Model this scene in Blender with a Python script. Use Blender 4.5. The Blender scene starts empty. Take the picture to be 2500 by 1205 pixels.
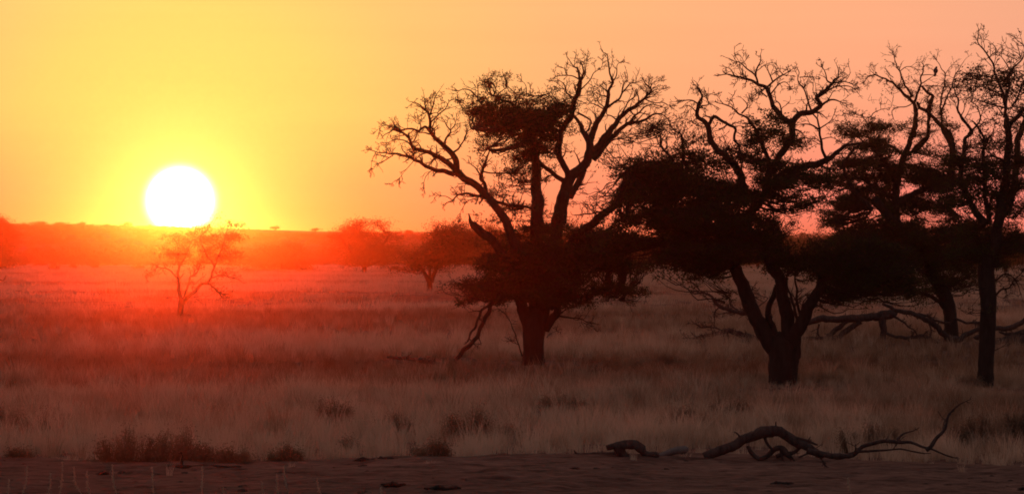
import bpy, math, random
import numpy as np
from mathutils import Vector, noise as mn

random.seed(7)
rng = np.random.default_rng(7)
R = math.radians
scene = bpy.context.scene
col = scene.collection

# ------------------------------------------------------------------ camera, sky, sun, exposure
F = 7089.0            # focal length in photo pixels (2500 wide)
HZ = 602.5            # eye-level row
CAM_H = 3.4
cam_d = bpy.data.cameras.new('camera')
cam = bpy.data.objects.new('camera', cam_d)
col.objects.link(cam)
cam.location = (0, 0, CAM_H)
cam.rotation_euler = (R(90), 0, 0)
cam_d.sensor_width = 36
cam_d.lens = 36 * F / 2500
cam_d.clip_start = 0.5
cam_d.clip_end = 9000
scene.camera = cam

SUN_EL = math.atan((HZ - 491) / F)
SUN_AZ = math.atan((440 - 1250) / F)
SUN_DIR = Vector((math.sin(SUN_AZ) * math.cos(SUN_EL), math.cos(SUN_AZ) * math.cos(SUN_EL), math.sin(SUN_EL)))

HAZE_DENSITY = 1 / 3200
HAZE_G = 0.977
SUN_STRENGTH = 0.80
SUN_COL = (1.0, 0.076, 0.012)
HAZE_COL = (0.95, 0.52, 0.28)

world = bpy.data.worlds.new('World')
scene.world = world
world.use_nodes = True
nt = world.node_tree
nt.nodes.clear()


def N(nt, t, **kw):
    n = nt.nodes.new(t)
    for k, v in kw.items():
        if k == 'ins':
            for i, val in v.items():
                n.inputs[i].default_value = val
        else:
            setattr(n, k, v)
    return n


def L(nt, a, b):
    nt.links.new(a, b)


def ramp(nt, stops, interp='LINEAR'):
    n = nt.nodes.new('ShaderNodeValToRGB')
    cr = n.color_ramp
    cr.interpolation = interp
    while len(cr.elements) > 1:
        cr.elements.remove(cr.elements[-1])
    cr.elements[0].position = stops[0][0]
    cr.elements[0].color = (*stops[0][1], 1)
    for p, c in stops[1:]:
        e = cr.elements.new(p)
        e.color = (*c, 1)
    return n


wout = N(nt, 'ShaderNodeOutputWorld')
tc = N(nt, 'ShaderNodeTexCoord')
nrm = N(nt, 'ShaderNodeVectorMath', operation='NORMALIZE')
L(nt, tc.outputs['Generated'], nrm.inputs[0])
dot = N(nt, 'ShaderNodeVectorMath', operation='DOT_PRODUCT')
L(nt, nrm.outputs[0], dot.inputs[0])
dot.inputs[1].default_value = SUN_DIR
# chord length keeps precision near the sun: |d-s| ~ angle
sub = N(nt, 'ShaderNodeVectorMath', operation='DISTANCE')
L(nt, nrm.outputs[0], sub.inputs[0])
sub.inputs[1].default_value = SUN_DIR
half = N(nt, 'ShaderNodeMath', operation='MULTIPLY', ins={1: 0.5})
L(nt, sub.outputs['Value'], half.inputs[0])
asn = N(nt, 'ShaderNodeMath', operation='ARCSINE')
L(nt, half.outputs[0], asn.inputs[0])
deg = N(nt, 'ShaderNodeMath', operation='MULTIPLY', ins={1: 2 * 180 / math.pi})
L(nt, asn.outputs[0], deg.inputs[0])
t0 = N(nt, 'ShaderNodeMath', operation='DIVIDE', ins={1: 180.0})
L(nt, deg.outputs[0], t0.inputs[0])
t1 = N(nt, 'ShaderNodeMath', operation='POWER', ins={1: 0.5})
L(nt, t0.outputs[0], t1.inputs[0])


def tp(a):
    return math.sqrt(a / 180)


sky_r = ramp(nt, [
    (0.0, (1.0, 0.98, 0.30)), (tp(0.75), (1.0, 0.92, 0.22)), (tp(1.3), (1.0, 0.86, 0.18)), (tp(2.2), (1.0, 0.785, 0.165)),
    (tp(3.6), (1.0, 0.71, 0.16)), (tp(5.5), (1.0, 0.56, 0.175)), (tp(8), (1.0, 0.478, 0.195)), (tp(11), (1.0, 0.43, 0.21)),
    (tp(14), (0.97, 0.415, 0.225)), (tp(17), (0.91, 0.40, 0.24)), (tp(28), (0.56, 0.30, 0.23)), (tp(50), (0.27, 0.21, 0.20)),
    (tp(90), (0.14, 0.135, 0.155)), (1.0, (0.10, 0.11, 0.14))])
L(nt, t1.outputs[0], sky_r.inputs[0])
sep = N(nt, 'ShaderNodeSeparateXYZ')
L(nt, nrm.outputs[0], sep.inputs[0])
el_r = ramp(nt, [(0.0, (0.96, 0.50, 0.60)), (0.25, (0.98, 0.58, 0.82)), (0.6, (1.0, 0.88, 0.95)), (1.0, (1, 1, 1))])
elm = N(nt, 'ShaderNodeMapRange')
elm.inputs[1].default_value = 0.0
elm.inputs[2].default_value = 0.08
L(nt, sep.outputs['Z'], elm.inputs[0])
L(nt, elm.outputs[0], el_r.inputs[0])
# close to the sun the horizon is not redder
near = N(nt, 'ShaderNodeMapRange')
near.inputs[1].default_value = 1.0
near.inputs[2].default_value = 3.6
near.inputs[3].default_value = 0.4
near.inputs[4].default_value = 1.0
L(nt, deg.outputs[0], near.inputs[0])
mul = N(nt, 'ShaderNodeMix', data_type='RGBA', blend_type='MULTIPLY')
L(nt, near.outputs[0], mul.inputs[0])
L(nt, sky_r.outputs[0], mul.inputs[6])
L(nt, el_r.outputs[0], mul.inputs[7])
# faint horizontal dust streaks in the sky
stm = N(nt, 'ShaderNodeMapping')
stm.inputs['Scale'].default_value = (6, 6, 130)
L(nt, nrm.outputs[0], stm.inputs[0])
stn = N(nt, 'ShaderNodeTexNoise', ins={'Scale': 1.0, 'Detail': 3.0})
L(nt, stm.outputs[0], stn.inputs['Vector'])
str_r = ramp(nt, [(0.3, (0.985, 0.975, 0.975)), (0.7, (1.0, 1.015, 1.02))])
L(nt, stn.outputs[0], str_r.inputs[0])
mul2 = N(nt, 'ShaderNodeMix', data_type='RGBA', blend_type='MULTIPLY')
mul2.inputs[0].default_value = 1.0
L(nt, mul.outputs[2], mul2.inputs[6])
L(nt, str_r.outputs[0], mul2.inputs[7])
bg1 = N(nt, 'ShaderNodeBackground')
L(nt, mul2.outputs[2], bg1.inputs[0])
bg1.inputs[1].default_value = 1.0
# sun disc with its aureole
disc = N(nt, 'ShaderNodeMapRange', interpolation_type='SMOOTHERSTEP')
disc.inputs[1].default_value = 0.38
disc.inputs[2].default_value = 1.02
disc.inputs[3].default_value = 1.0
disc.inputs[4].default_value = 0.0
L(nt, deg.outputs[0], disc.inputs[0])
dpow = N(nt, 'ShaderNodeMath', operation='POWER', ins={1: 3.0})
L(nt, disc.outputs[0], dpow.inputs[0])
dst = N(nt, 'ShaderNodeMath', operation='MULTIPLY', ins={1: 5.0})
L(nt, dpow.outputs[0], dst.inputs[0])
bg2 = N(nt, 'ShaderNodeBackground')
bg2.inputs[0].default_value = (1.0, 0.98, 0.80, 1)
L(nt, dst.outputs[0], bg2.inputs[1])
sky = N(nt, 'ShaderNodeTexSky', sky_type='NISHITA', sun_disc=False, sun_elevation=R(1.5), sun_rotation=SUN_AZ,
        altitude=900, air_density=1.0, dust_density=3.0, ozone_density=1.0)
bg3 = N(nt, 'ShaderNodeBackground', ins={1: 0.004})
L(nt, sky.outputs[0], bg3.inputs[0])
ad1 = N(nt, 'ShaderNodeAddShader')
ad2 = N(nt, 'ShaderNodeAddShader')
L(nt, bg1.outputs[0], ad1.inputs[0])
L(nt, bg2.outputs[0], ad1.inputs[1])
L(nt, ad1.outputs[0], ad2.inputs[0])
L(nt, bg3.outputs[0], ad2.inputs[1])
L(nt, ad2.outputs[0], wout.inputs[0])
world.cycles.sampling_method = 'MANUAL'
world.cycles.sample_map_resolution = 2048

sun_d = bpy.data.lights.new('sun', 'SUN')
sun = bpy.data.objects.new('sun', sun_d)
col.objects.link(sun)
sun_d.energy = SUN_STRENGTH
sun_d.color = SUN_COL
sun_d.angle = R(0.9)
sun.rotation_euler = SUN_DIR.to_track_quat('Z', 'Y').to_euler()

vs = scene.view_settings
vs.view_transform = 'Standard'
vs.look = 'None'
vs.exposure = 0
vs.gamma = 1
vs.use_curve_mapping = False
cy = scene.cycles
cy.max_bounces = 5
cy.diffuse_bounces = 3
cy.transmission_bounces = 2
cy.glossy_bounces = 1
cy.volume_bounces = 2
cy.transparent_max_bounces = 8
cy.use_denoising = True
scene.cycles.pixel_filter_type = 'BLACKMAN_HARRIS'
cy.filter_width = 1.8

# ------------------------------------------------------------------ helpers


def tag(o, label=None, cat=None, group=None, kind=None):
    if label: o['label'] = label
    if cat: o['category'] = cat
    if group: o['group'] = group
    if kind: o['kind'] = kind
    return o


def mesh_obj(name, verts, faces, mat=None, parent=None, smooth=False, flat_n=None):
    """verts (n,3) array, faces (m,k) array of one size or a list"""
    me = bpy.data.meshes.new(name)
    verts = np.asarray(verts, dtype=np.float32)
    if isinstance(faces, np.ndarray):
        m, k = faces.shape
        me.vertices.add(len(verts))
        me.vertices.foreach_set('co', verts.ravel())
        me.loops.add(m * k)
        me.loops.foreach_set('vertex_index', faces.astype(np.int32).ravel())
        me.polygons.add(m)
        me.polygons.foreach_set('loop_start', np.arange(0, m * k, k, dtype=np.int32))
        me.update(calc_edges=True)
    else:
        me.from_pydata(verts.tolist(), [], faces)
    if smooth:
        me.polygons.foreach_set('use_smooth', np.ones(len(me.polygons), dtype=bool))
    if mat: me.materials.append(mat)
    o = bpy.data.objects.new(name, me)
    col.objects.link(o)
    if parent is not None:
        o.parent = parent
        o.matrix_parent_inverse = parent.matrix_basis.inverted()
    return o


def empty(name, loc):
    o = bpy.data.objects.new(name, None)
    o.empty_display_size = 0.3
    o.location = loc
    col.objects.link(o)
    return o


def wp(px, py, Y):
    """a photo position on the upright plane at distance Y"""
    return np.array([(px - 1250) / F * Y, Y, CAM_H - (py - HZ) / F * Y])


def ground_dist(py):
    return CAM_H * F / (py - HZ)


def lip_px(px):
    """row of the line where the bare soil meets the grass"""
    return float(np.interp(px, [-400, 0, 400, 800, 1250, 1500, 1900, 2050, 2300, 2500, 2900],
                           [1118, 1124, 1134, 1130, 1124, 1118, 1117, 1122, 1140, 1150, 1165]))


def lip_y(x, y):
    px = 1250 + x / y * F
    return ground_dist(lip_px(px))


def gz(x, y):
    z = 0.025 * math.sin(x * 0.31 + y * 0.17) + 0.02 * math.sin(x * 0.73 - y * 0.41 + 1.3)
    return z


class Tubes:
    def __init__(s):
        s.v = []
        s.f = []
        s.n = 0

    def add(s, pts, rad, k=4, rough=0.0, cap=True):
        pts = np.asarray(pts, float)
        rad = np.asarray(rad, float)
        n = len(pts)
        if n < 2: return
        tg = np.gradient(pts, axis=0)
        tg /= (np.linalg.norm(tg, axis=1, keepdims=True) + 1e-9)
        ref = np.array([0.13, 0.95, 0.21])
        mt = pts[-1] - pts[0]
        if abs(np.dot(mt, ref)) > 0.9 * np.linalg.norm(mt): ref = np.array([1.0, 0.1, 0.1])
        u = np.cross(tg, ref)
        u /= (np.linalg.norm(u, axis=1, keepdims=True) + 1e-9)
        w = np.cross(tg, u)
        a = np.arange(k) * 2 * math.pi / k
        rr = rad[:, None] * np.ones((n, k))
        if rough > 0:
            ph = rng.uniform(0, 6.28, 4)
            t = np.cumsum(np.r_[0, np.linalg.norm(np.diff(pts, axis=0), axis=1)])
            rr = rr * (1 + rough * (0.6 * np.sin(3 * a[None, :] + ph[0] + 0.8 * np.sin(t[:, None] * 1.3)) * 0.7
                                    + 0.5 * np.sin(5 * a[None, :] + ph[1] + t[:, None] * 0.9)
                                    + 0.4 * np.sin(t[:, None] * 5.3 + ph[2] + 2 * a[None, :]))
                       + rough * 0.5 * rng.uniform(-1, 1, (n, k)))
        ring = pts[:, None, :] + rr[:, :, None] * (np.cos(a)[None, :, None] * u[:, None, :] + np.sin(a)[None, :, None] * w[:, None, :])
        base = s.n
        s.v.append(ring.reshape(-1, 3))
        i = np.arange(n - 1)[:, None] * k
        j = np.arange(k)[None, :]
        j2 = (j + 1) % k
        f = np.stack([base + i + j, base + i + j2, base + i + k + j2, base + i + k + j], axis=-1).reshape(-1, 4)
        s.f.append(f)
        s.n += n * k

    def build(s, name, mat, parent=None, smooth=True):
        if not s.v: return None
        return mesh_obj(name, np.concatenate(s.v), np.concatenate(s.f), mat, parent, smooth)


def smooth_line(p, step):
    """Catmull-Rom through p (n,d), resampled at about step (by first 3 dims)"""
    p = np.asarray(p, float)
    if len(p) == 2:
        p = np.array([p[0], (p[0] + p[1]) / 2, p[1]])
    q = np.vstack([2 * p[0] - p[1], p, 2 * p[-1] - p[-2]])
    out = []
    for i in range(1, len(q) - 2):
        d = np.linalg.norm(q[i + 1][:3] - q[i][:3])
        m = max(1, int(math.ceil(d / step)))
        for t in np.arange(m) / m:
            a, b, c, e = q[i - 1], q[i], q[i + 1], q[i + 2]
            out.append(0.5 * ((2 * b) + (-a + c) * t + (2 * a - 5 * b + 4 * c - e) * t * t + (-a + 3 * b - 3 * c + e) * t ** 3))
    out.append(p[-1])
    return np.array(out)


def rv():
    v = np.array([random.gauss(0, 1), random.gauss(0, 1), random.gauss(0, 1)])
    return v / (np.linalg.norm(v) + 1e-9)


def unit(v):
    return v / (np.linalg.norm(v) + 1e-9)


def grow(tb, p, d, Ln, r, lvl, gn=0.38, up=0.06, ends=None, kids=1.0, rmin=0.006):
    """a gnarled twig with smaller ones along it"""
    n = max(3, int(4 + Ln * 4))
    pts = [p]
    st = Ln / n
    d = unit(d)
    for i in range(n):
        d = unit(d + rv() * gn + np.array([0, 0, up]))
        p = p + d * st
        pts.append(p)
    pts = np.array(pts)
    rad = np.linspace(r, max(rmin, r * 0.25), n + 1)
    tb.add(pts, rad, 4 if r > 0.014 else 3)
    if ends is not None: ends.append(pts[-1])
    if lvl <= 0: return
    nk = max(1, int(round(kids * (2 + 3.0 * Ln))))
    for _ in range(nk):
        i = random.randint(1, n - 1)
        dd = unit(pts[i + 1] - pts[i])
        side = unit(np.cross(dd, rv()))
        a = R(random.uniform(28, 70))
        grow(tb, pts[i], dd * math.cos(a) + side * math.sin(a), Ln * random.uniform(.3, .62), max(rmin, rad[i] * .62), lvl - 1, gn, up, ends, kids, rmin)


# ------------------------------------------------------------------ materials


def new_mat(name):
    m = bpy.data.materials.new(name)
    m.use_nodes = True
    m.node_tree.nodes.clear()
    return m, m.node_tree


def mat_bark(name, c1, c2, scale=9.0, bump=0.5):
    m, t = new_mat(name)
    o = N(t, 'ShaderNodeOutputMaterial')
    b = N(t, 'ShaderNodeBsdfPrincipled', ins={'Roughness': 0.95})
    b.inputs['Specular IOR Level'].default_value = 0.15
    tcd = N(t, 'ShaderNodeTexCoord')
    mp = N(t, 'ShaderNodeMapping')
    mp.inputs['Scale'].default_value = (1, 1, 0.28)
    L(t, tcd.outputs['Object'], mp.inputs[0])
    n1 = N(t, 'ShaderNodeTexNoise', ins={'Scale': scale, 'Detail': 6.0, 'Roughness': 0.65})
    L(t, mp.outputs[0], n1.inputs['Vector'])
    cr = ramp(t, [(0.32, c1), (0.68, c2)])
    L(t, n1.outputs[0], cr.inputs[0])
    L(t, cr.outputs[0], b.inputs['Base Color'])
    bp = N(t, 'ShaderNodeBump', ins={'Strength': bump, 'Distance': 0.04})
    L(t, n1.outputs[0], bp.inputs['Height'])
    L(t, bp.outputs[0], b.inputs['Normal'])
    L(t, b.outputs[0], o.inputs[0])
    return m


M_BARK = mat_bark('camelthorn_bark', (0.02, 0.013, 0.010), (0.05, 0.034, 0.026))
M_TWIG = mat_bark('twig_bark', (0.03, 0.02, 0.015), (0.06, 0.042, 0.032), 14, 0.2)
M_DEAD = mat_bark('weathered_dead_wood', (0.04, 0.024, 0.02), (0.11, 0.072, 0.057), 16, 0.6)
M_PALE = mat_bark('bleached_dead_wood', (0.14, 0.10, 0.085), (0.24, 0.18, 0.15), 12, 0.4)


def mat_leaf(name, c1, c2, trans=0.3, scale=0.9):
    m, t = new_mat(name)
    o = N(t, 'ShaderNodeOutputMaterial')
    tcd = N(t, 'ShaderNodeNewGeometry')
    n1 = N(t, 'ShaderNodeTexNoise', ins={'Scale': scale, 'Detail': 3.0})
    L(t, tcd.outputs['Position'], n1.inputs['Vector'])
    cr = ramp(t, [(0.3, c1), (0.7, c2)])
    L(t, n1.outputs[0], cr.inputs[0])
    d = N(t, 'ShaderNodeBsdfDiffuse')
    tr = N(t, 'ShaderNodeBsdfTranslucent')
    L(t, cr.outputs[0], d.inputs[0])
    L(t, cr.outputs[0], tr.inputs[0])
    mx = N(t, 'ShaderNodeMixShader', ins={0: trans})
    L(t, d.outputs[0], mx.inputs[1])
    L(t, tr.outputs[0], mx.inputs[2])
    L(t, mx.outputs[0], o.inputs[0])
    return m


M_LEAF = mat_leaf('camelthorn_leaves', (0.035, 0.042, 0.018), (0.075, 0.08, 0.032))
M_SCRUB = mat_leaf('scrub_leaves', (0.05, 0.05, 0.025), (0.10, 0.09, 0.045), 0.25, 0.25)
M_PLUME = mat_leaf('feathery_grass_head', (0.42, 0.31, 0.22), (0.58, 0.45, 0.33), 0.5, 3.0)
M_SHRUB = mat_leaf('dry_shrub', (0.22, 0.125, 0.075), (0.38, 0.245, 0.155), 0.25, 2.0)


def mat_grass():
    m, t = new_mat('dry_grass')
    o = N(t, 'ShaderNodeOutputMaterial')
    at = N(t, 'ShaderNodeAttribute', attribute_type='INSTANCER', attribute_name='tint')
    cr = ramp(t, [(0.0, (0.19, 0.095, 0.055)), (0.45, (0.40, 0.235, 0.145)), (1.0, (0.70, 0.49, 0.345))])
    L(t, at.outputs['Fac'], cr.inputs[0])
    d = N(t, 'ShaderNodeBsdfDiffuse')
    tr = N(t, 'ShaderNodeBsdfTranslucent')
    L(t, cr.outputs[0], d.inputs[0])
    L(t, cr.outputs[0], tr.inputs[0])
    mx = N(t, 'ShaderNodeMixShader', ins={0: 0.35})
    L(t, d.outputs[0], mx.inputs[1])
    L(t, tr.outputs[0], mx.inputs[2])
    L(t, mx.outputs[0], o.inputs[0])
    return m


M_GRASS = mat_grass()


def mat_ground():
    m, t = new_mat('kalahari_soil')
    o = N(t, 'ShaderNodeOutputMaterial')
    b = N(t, 'ShaderNodeBsdfPrincipled', ins={'Roughness': 1.0})
    b.inputs['Specular IOR Level'].default_value = 0.05
    g = N(t, 'ShaderNodeNewGeometry')
    mp = N(t, 'ShaderNodeMapping')
    mp.inputs['Scale'].default_value = (0.35, 1.0, 1.0)
    L(t, g.outputs['Position'], mp.inputs[0])
    n1 = N(t, 'ShaderNodeTexNoise', ins={'Scale': 0.35, 'Detail': 6.0, 'Roughness': 0.6})
    L(t, mp.outputs[0], n1.inputs['Vector'])
    n2 = N(t, 'ShaderNodeTexNoise', ins={'Scale': 5.0, 'Detail': 5.0, 'Roughness': 0.7})
    L(t, mp.outputs[0], n2.inputs['Vector'])
    c1 = ramp(t, [(0.3, (0.14, 0.070, 0.052)), (0.7, (0.24, 0.125, 0.092))])
    L(t, n1.outputs[0], c1.inputs[0])
    c2 = ramp(t, [(0.35, (0.38, 0.38, 0.38)), (0.65, (1.15, 1.15, 1.15))])
    L(t, n2.outputs[0], c2.inputs[0])
    mx = N(t, 'ShaderNodeMix', data_type='RGBA', blend_type='MULTIPLY')
    mx.inputs[0].default_value = 1
    L(t, c1.outputs[0], mx.inputs[6])
    L(t, c2.outputs[0], mx.inputs[7])
    L(t, mx.outputs[2], b.inputs['Base Color'])
    bp = N(t, 'ShaderNodeBump', ins={'Strength': 1.0, 'Distance': 0.09})
    L(t, n2.outputs[0], bp.inputs['Height'])
    L(t, bp.outputs[0], b.inputs['Normal'])
    L(t, b.outputs[0], o.inputs[0])
    return m


M_SOIL = mat_ground()

# ------------------------------------------------------------------ ground and ridge


def vnoise(x, y, s, seed=0.0):
    """vectorised value noise, 0..1"""
    x = np.asarray(x, float) * s + seed * 17.13
    y = np.asarray(y, float) * s + seed * 5.71
    xi = np.floor(x); yi = np.floor(y)
    fx = x - xi; fy = y - yi
    fx = fx * fx * (3 - 2 * fx); fy = fy * fy * (3 - 2 * fy)

    def h(a, b):
        v = np.sin(a * 127.1 + b * 311.7) * 43758.5453
        return v - np.floor(v)
    return (h(xi, yi) * (1 - fx) + h(xi + 1, yi) * fx) * (1 - fy) + (h(xi, yi + 1) * (1 - fx) + h(xi + 1, yi + 1) * fx) * fy


ys = np.concatenate([np.linspace(-120, 30, 16), np.arange(30.5, 36, 0.5), np.arange(36, 50, 0.07), np.arange(50, 80, 0.6),
                     np.arange(80, 500, 8), np.arange(500, 3000, 60)])
nx = 260
V = []
for y in ys:
    hw = 14 + abs(y) * 0.45 if y < 500 else 240 + (y - 500) * 0.7
    xs = np.linspace(-1, 1, nx)
    xs = hw * (0.45 * xs + 0.55 * xs ** 3)
    z = 0.025 * np.sin(xs * 0.31 + y * 0.17) + 0.02 * np.sin(xs * 0.73 - y * 0.41 + 1.3)
    if 34 < y < 52:
        px = 1250 + xs / y * F
        ly = np.array([lip_y(a, y) for a in xs])
        ly = ly + 0.8 * (vnoise(xs, 0 * xs, 0.8, 3) - .5) + 0.35 * (vnoise(xs, 0 * xs, 5.0, 4) - .5)
        # bare soil lies a little higher, with a crumbling lip at its far edge
        fade = min(1.0, (y - 34) / 4)
        bare = 1 / (1 + np.exp(-(ly - y) * 6))
        z = z + fade * (0.05 * np.exp(-((ly - y) / 0.5) ** 2))
        z = z + fade * bare * (0.07 * (vnoise(xs * 0.45, y + 0 * xs, 2.6, 1) - .5) + 0.05 * (vnoise(xs * .6, y + 0 * xs, 7.0, 2) - .5))
    V.append(np.stack([xs, np.full(nx, y), z], axis=1))
V = np.concatenate(V)
ny = len(ys)
ii = (np.arange(ny - 1)[:, None] * nx + np.arange(nx - 1)[None, :]).ravel()
FQ = np.stack([ii, ii + 1, ii + 1 + nx, ii + nx], axis=1)
ground = mesh_obj('ground', V, FQ, M_SOIL, smooth=True)
tag(ground, kind='structure')

# the low vegetated dune that closes the view
RIDGE_Y = 760.0


def ridge_top(px):
    return float(np.interp(px, [-900, -300, 0, 200, 400, 560, 700, 800, 1000, 1300, 1800, 2500, 3200],
                           [548, 547, 547, 547, 550, 553, 558, 561, 564, 566, 570, 575, 580]))


def ridge_z(x, y):
    px = 1250 + x / RIDGE_Y * F
    top = CAM_H + (HZ - ridge_top(px)) / F * RIDGE_Y - 0.8
    t = np.clip((y - 530) / (RIDGE_Y - 530), 0, 1)
    s = t * t * (3 - 2 * t)
    if y > RIDGE_Y:
        s = 1 - 0.25 * min(1, (y - RIDGE_Y) / 500)
    return top * s + 0.9 * s * (float(vnoise(x, y, 0.012, 5)) - .5) - 0.05 * (1 - s)


ry = np.concatenate([np.arange(510, 800, 12), np.arange(800, 2600, 130)])
rx = np.linspace(-760, 760, 160)
V = np.array([[x, y, ridge_z(x, y)] for y in ry for x in rx])
nx2 = len(rx)
ii = (np.arange(len(ry) - 1)[:, None] * nx2 + np.arange(nx2 - 1)[None, :]).ravel()
ridge = mesh_obj('dune_ridge', V, np.stack([ii, ii + 1, ii + 1 + nx2, ii + nx2], axis=1), M_SOIL, smooth=True)
tag(ridge, kind='structure')

# ------------------------------------------------------------------ air
BT = 11.6
bx0, bx1, by0, by1, bz0, bz1 = -1300, 1300, -140, 3100, -1.4, BT
hv = [(x, y, z) for x in (bx0, bx1) for y in (by0, by1) for z in (bz0, bz1)]
hf = [(0, 1, 3, 2), (4, 6, 7, 5), (0, 4, 5, 1), (2, 3, 7, 6), (0, 2, 6, 4), (1, 5, 7, 3)]
m, t = new_mat('haze_air')
o = N(t, 'ShaderNodeOutputMaterial')
pv = N(t, 'ShaderNodeVolumePrincipled', ins={'Density': HAZE_DENSITY, 'Anisotropy': HAZE_G})
pv.inputs['Color'].default_value = (*HAZE_COL, 1)
L(t, pv.outputs[0], o.inputs['Volume'])
haze = mesh_obj('haze', hv, hf, m)
tag(haze, kind='stuff')

# ------------------------------------------------------------------ instanced ground cover
tpl = bpy.data.collections.new('templates')


def tpl_collection(name, objs):
    c = bpy.data.collections.new(name)
    for o in objs:
        for uc in list(o.users_collection): uc.objects.unlink(o)
        c.objects.link(o)
    return c


def scatter(name, pts, rot, scl, idx, tint, collection, kind='stuff', label=None, group=None):
    me = bpy.data.meshes.new(name)
    me.vertices.add(len(pts))
    me.vertices.foreach_set('co', np.asarray(pts, dtype=np.float32).ravel())
    for nm, ty, arr, fld in (('rot', 'FLOAT_VECTOR', rot, 'vector'), ('scl', 'FLOAT_VECTOR', scl, 'vector'),
                             ('idx', 'INT', idx, 'value'), ('tint', 'FLOAT', tint, 'value')):
        a = me.attributes.new(nm, ty, 'POINT')
        a.data.foreach_set(fld, np.asarray(arr, dtype=np.int32 if ty == 'INT' else np.float32).ravel())
    me.update()
    o = bpy.data.objects.new(name, me)
    col.objects.link(o)
    g = bpy.data.node_groups.new(name + '_nodes', 'GeometryNodeTree')
    g.interface.new_socket('Geometry', in_out='INPUT', socket_type='NodeSocketGeometry')
    g.interface.new_socket('Geometry', in_out='OUTPUT', socket_type='NodeSocketGeometry')
    gi = N(g, 'NodeGroupInput'); go = N(g, 'NodeGroupOutput')
    ci = N(g, 'GeometryNodeCollectionInfo')
    ci.inputs['Collection'].default_value = collection
    ci.inputs['Separate Children'].default_value = True
    ci.inputs['Reset Children'].default_value = True
    ip = N(g, 'GeometryNodeInstanceOnPoints')
    ip.inputs['Pick Instance'].default_value = True

    def attr(nm, ty):
        n = N(g, 'GeometryNodeInputNamedAttribute', data_type=ty)
        n.inputs['Name'].default_value = nm
        return n.outputs['Attribute']
    L(g, gi.outputs[0], ip.inputs['Points'])
    L(g, ci.outputs[0], ip.inputs['Instance'])
    L(g, attr('idx', 'INT'), ip.inputs['Instance Index'])
    L(g, attr('rot', 'FLOAT_VECTOR'), ip.inputs['Rotation'])
    L(g, attr('scl', 'FLOAT_VECTOR'), ip.inputs['Scale'])
    L(g, ip.outputs[0], go.inputs[0])
    md = o.modifiers.new('scatter', 'NODES')
    md.node_group = g
    o['kind'] = kind
    if label: o['label'] = label
    return o


def grass_clump(name, n, spread, h, w, seed, lean=0.25, nseg=3):
    r = np.random.default_rng(seed)
    V = []; Fc = []
    for i in range(n):
        a = r.uniform(0, 6.28); rr = spread * math.sqrt(r.uniform(0, 1))
        b = np.array([rr * math.cos(a), rr * math.sin(a), -0.02])
        hh = h * r.uniform(0.5, 1.1)
        la = a + r.normal(0, .7)
        ln = lean * r.uniform(0.2, 1.4) * hh
        fa = r.uniform(0, 3.14)
        s = np.array([math.cos(fa), math.sin(fa), 0])
        k0 = len(V)
        for k in range(nseg + 1):
            t = k / nseg
            p = b + np.array([math.cos(la) * ln * t ** 2, math.sin(la) * ln * t ** 2, hh * t])
            ww = w * (1 - 0.75 * t)
            V.append(p - s * ww / 2); V.append(p + s * ww / 2)
        for k in range(nseg):
            q = k0 + 2 * k
            Fc.append((q, q + 1, q + 3, q + 2))
    return mesh_obj(name, np.array(V), np.array(Fc), M_GRASS)


near_tpl = tpl_collection('near_grass', [grass_clump('grass_tuft_a', 46, 0.13, 0.34, 0.009, 1),
                                         grass_clump('grass_tuft_b', 40, 0.20, 0.26, 0.009, 2, 0.4),
                                         grass_clump('grass_tuft_c', 30, 0.10, 0.46, 0.008, 3, 0.3)])
far_tpl = tpl_collection('far_grass', [grass_clump('grass_patch_a', 90, 0.9, 0.30, 0.022, 4, 0.3, 2),
                                       grass_clump('grass_patch_b', 80, 0.8, 0.38, 0.020, 5, 0.3, 2)])


def zone(y0, y1, n, left_pad=6):
    u = rng.uniform(0, 1, n)
    y = np.sqrt(y0 * y0 + u * (y1 * y1 - y0 * y0))
    x = rng.uniform(-1, 1, n) * (y * 0.19 + left_pad)
    return x, y


def field(x, y):
    """grass vigour 0..1: drifts running across the view"""
    a = vnoise(x * 0.35, y, 0.11, 1) * .5 + vnoise(x * 0.5, y, 0.33, 2) * .3 + vnoise(x, y, 0.9, 3) * .2
    return a


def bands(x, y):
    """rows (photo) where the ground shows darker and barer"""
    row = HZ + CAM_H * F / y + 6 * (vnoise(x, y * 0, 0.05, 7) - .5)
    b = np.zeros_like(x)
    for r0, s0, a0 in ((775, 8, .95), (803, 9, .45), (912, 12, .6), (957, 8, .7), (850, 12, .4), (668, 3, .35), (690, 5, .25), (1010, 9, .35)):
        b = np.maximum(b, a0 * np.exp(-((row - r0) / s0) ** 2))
    return b


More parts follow.
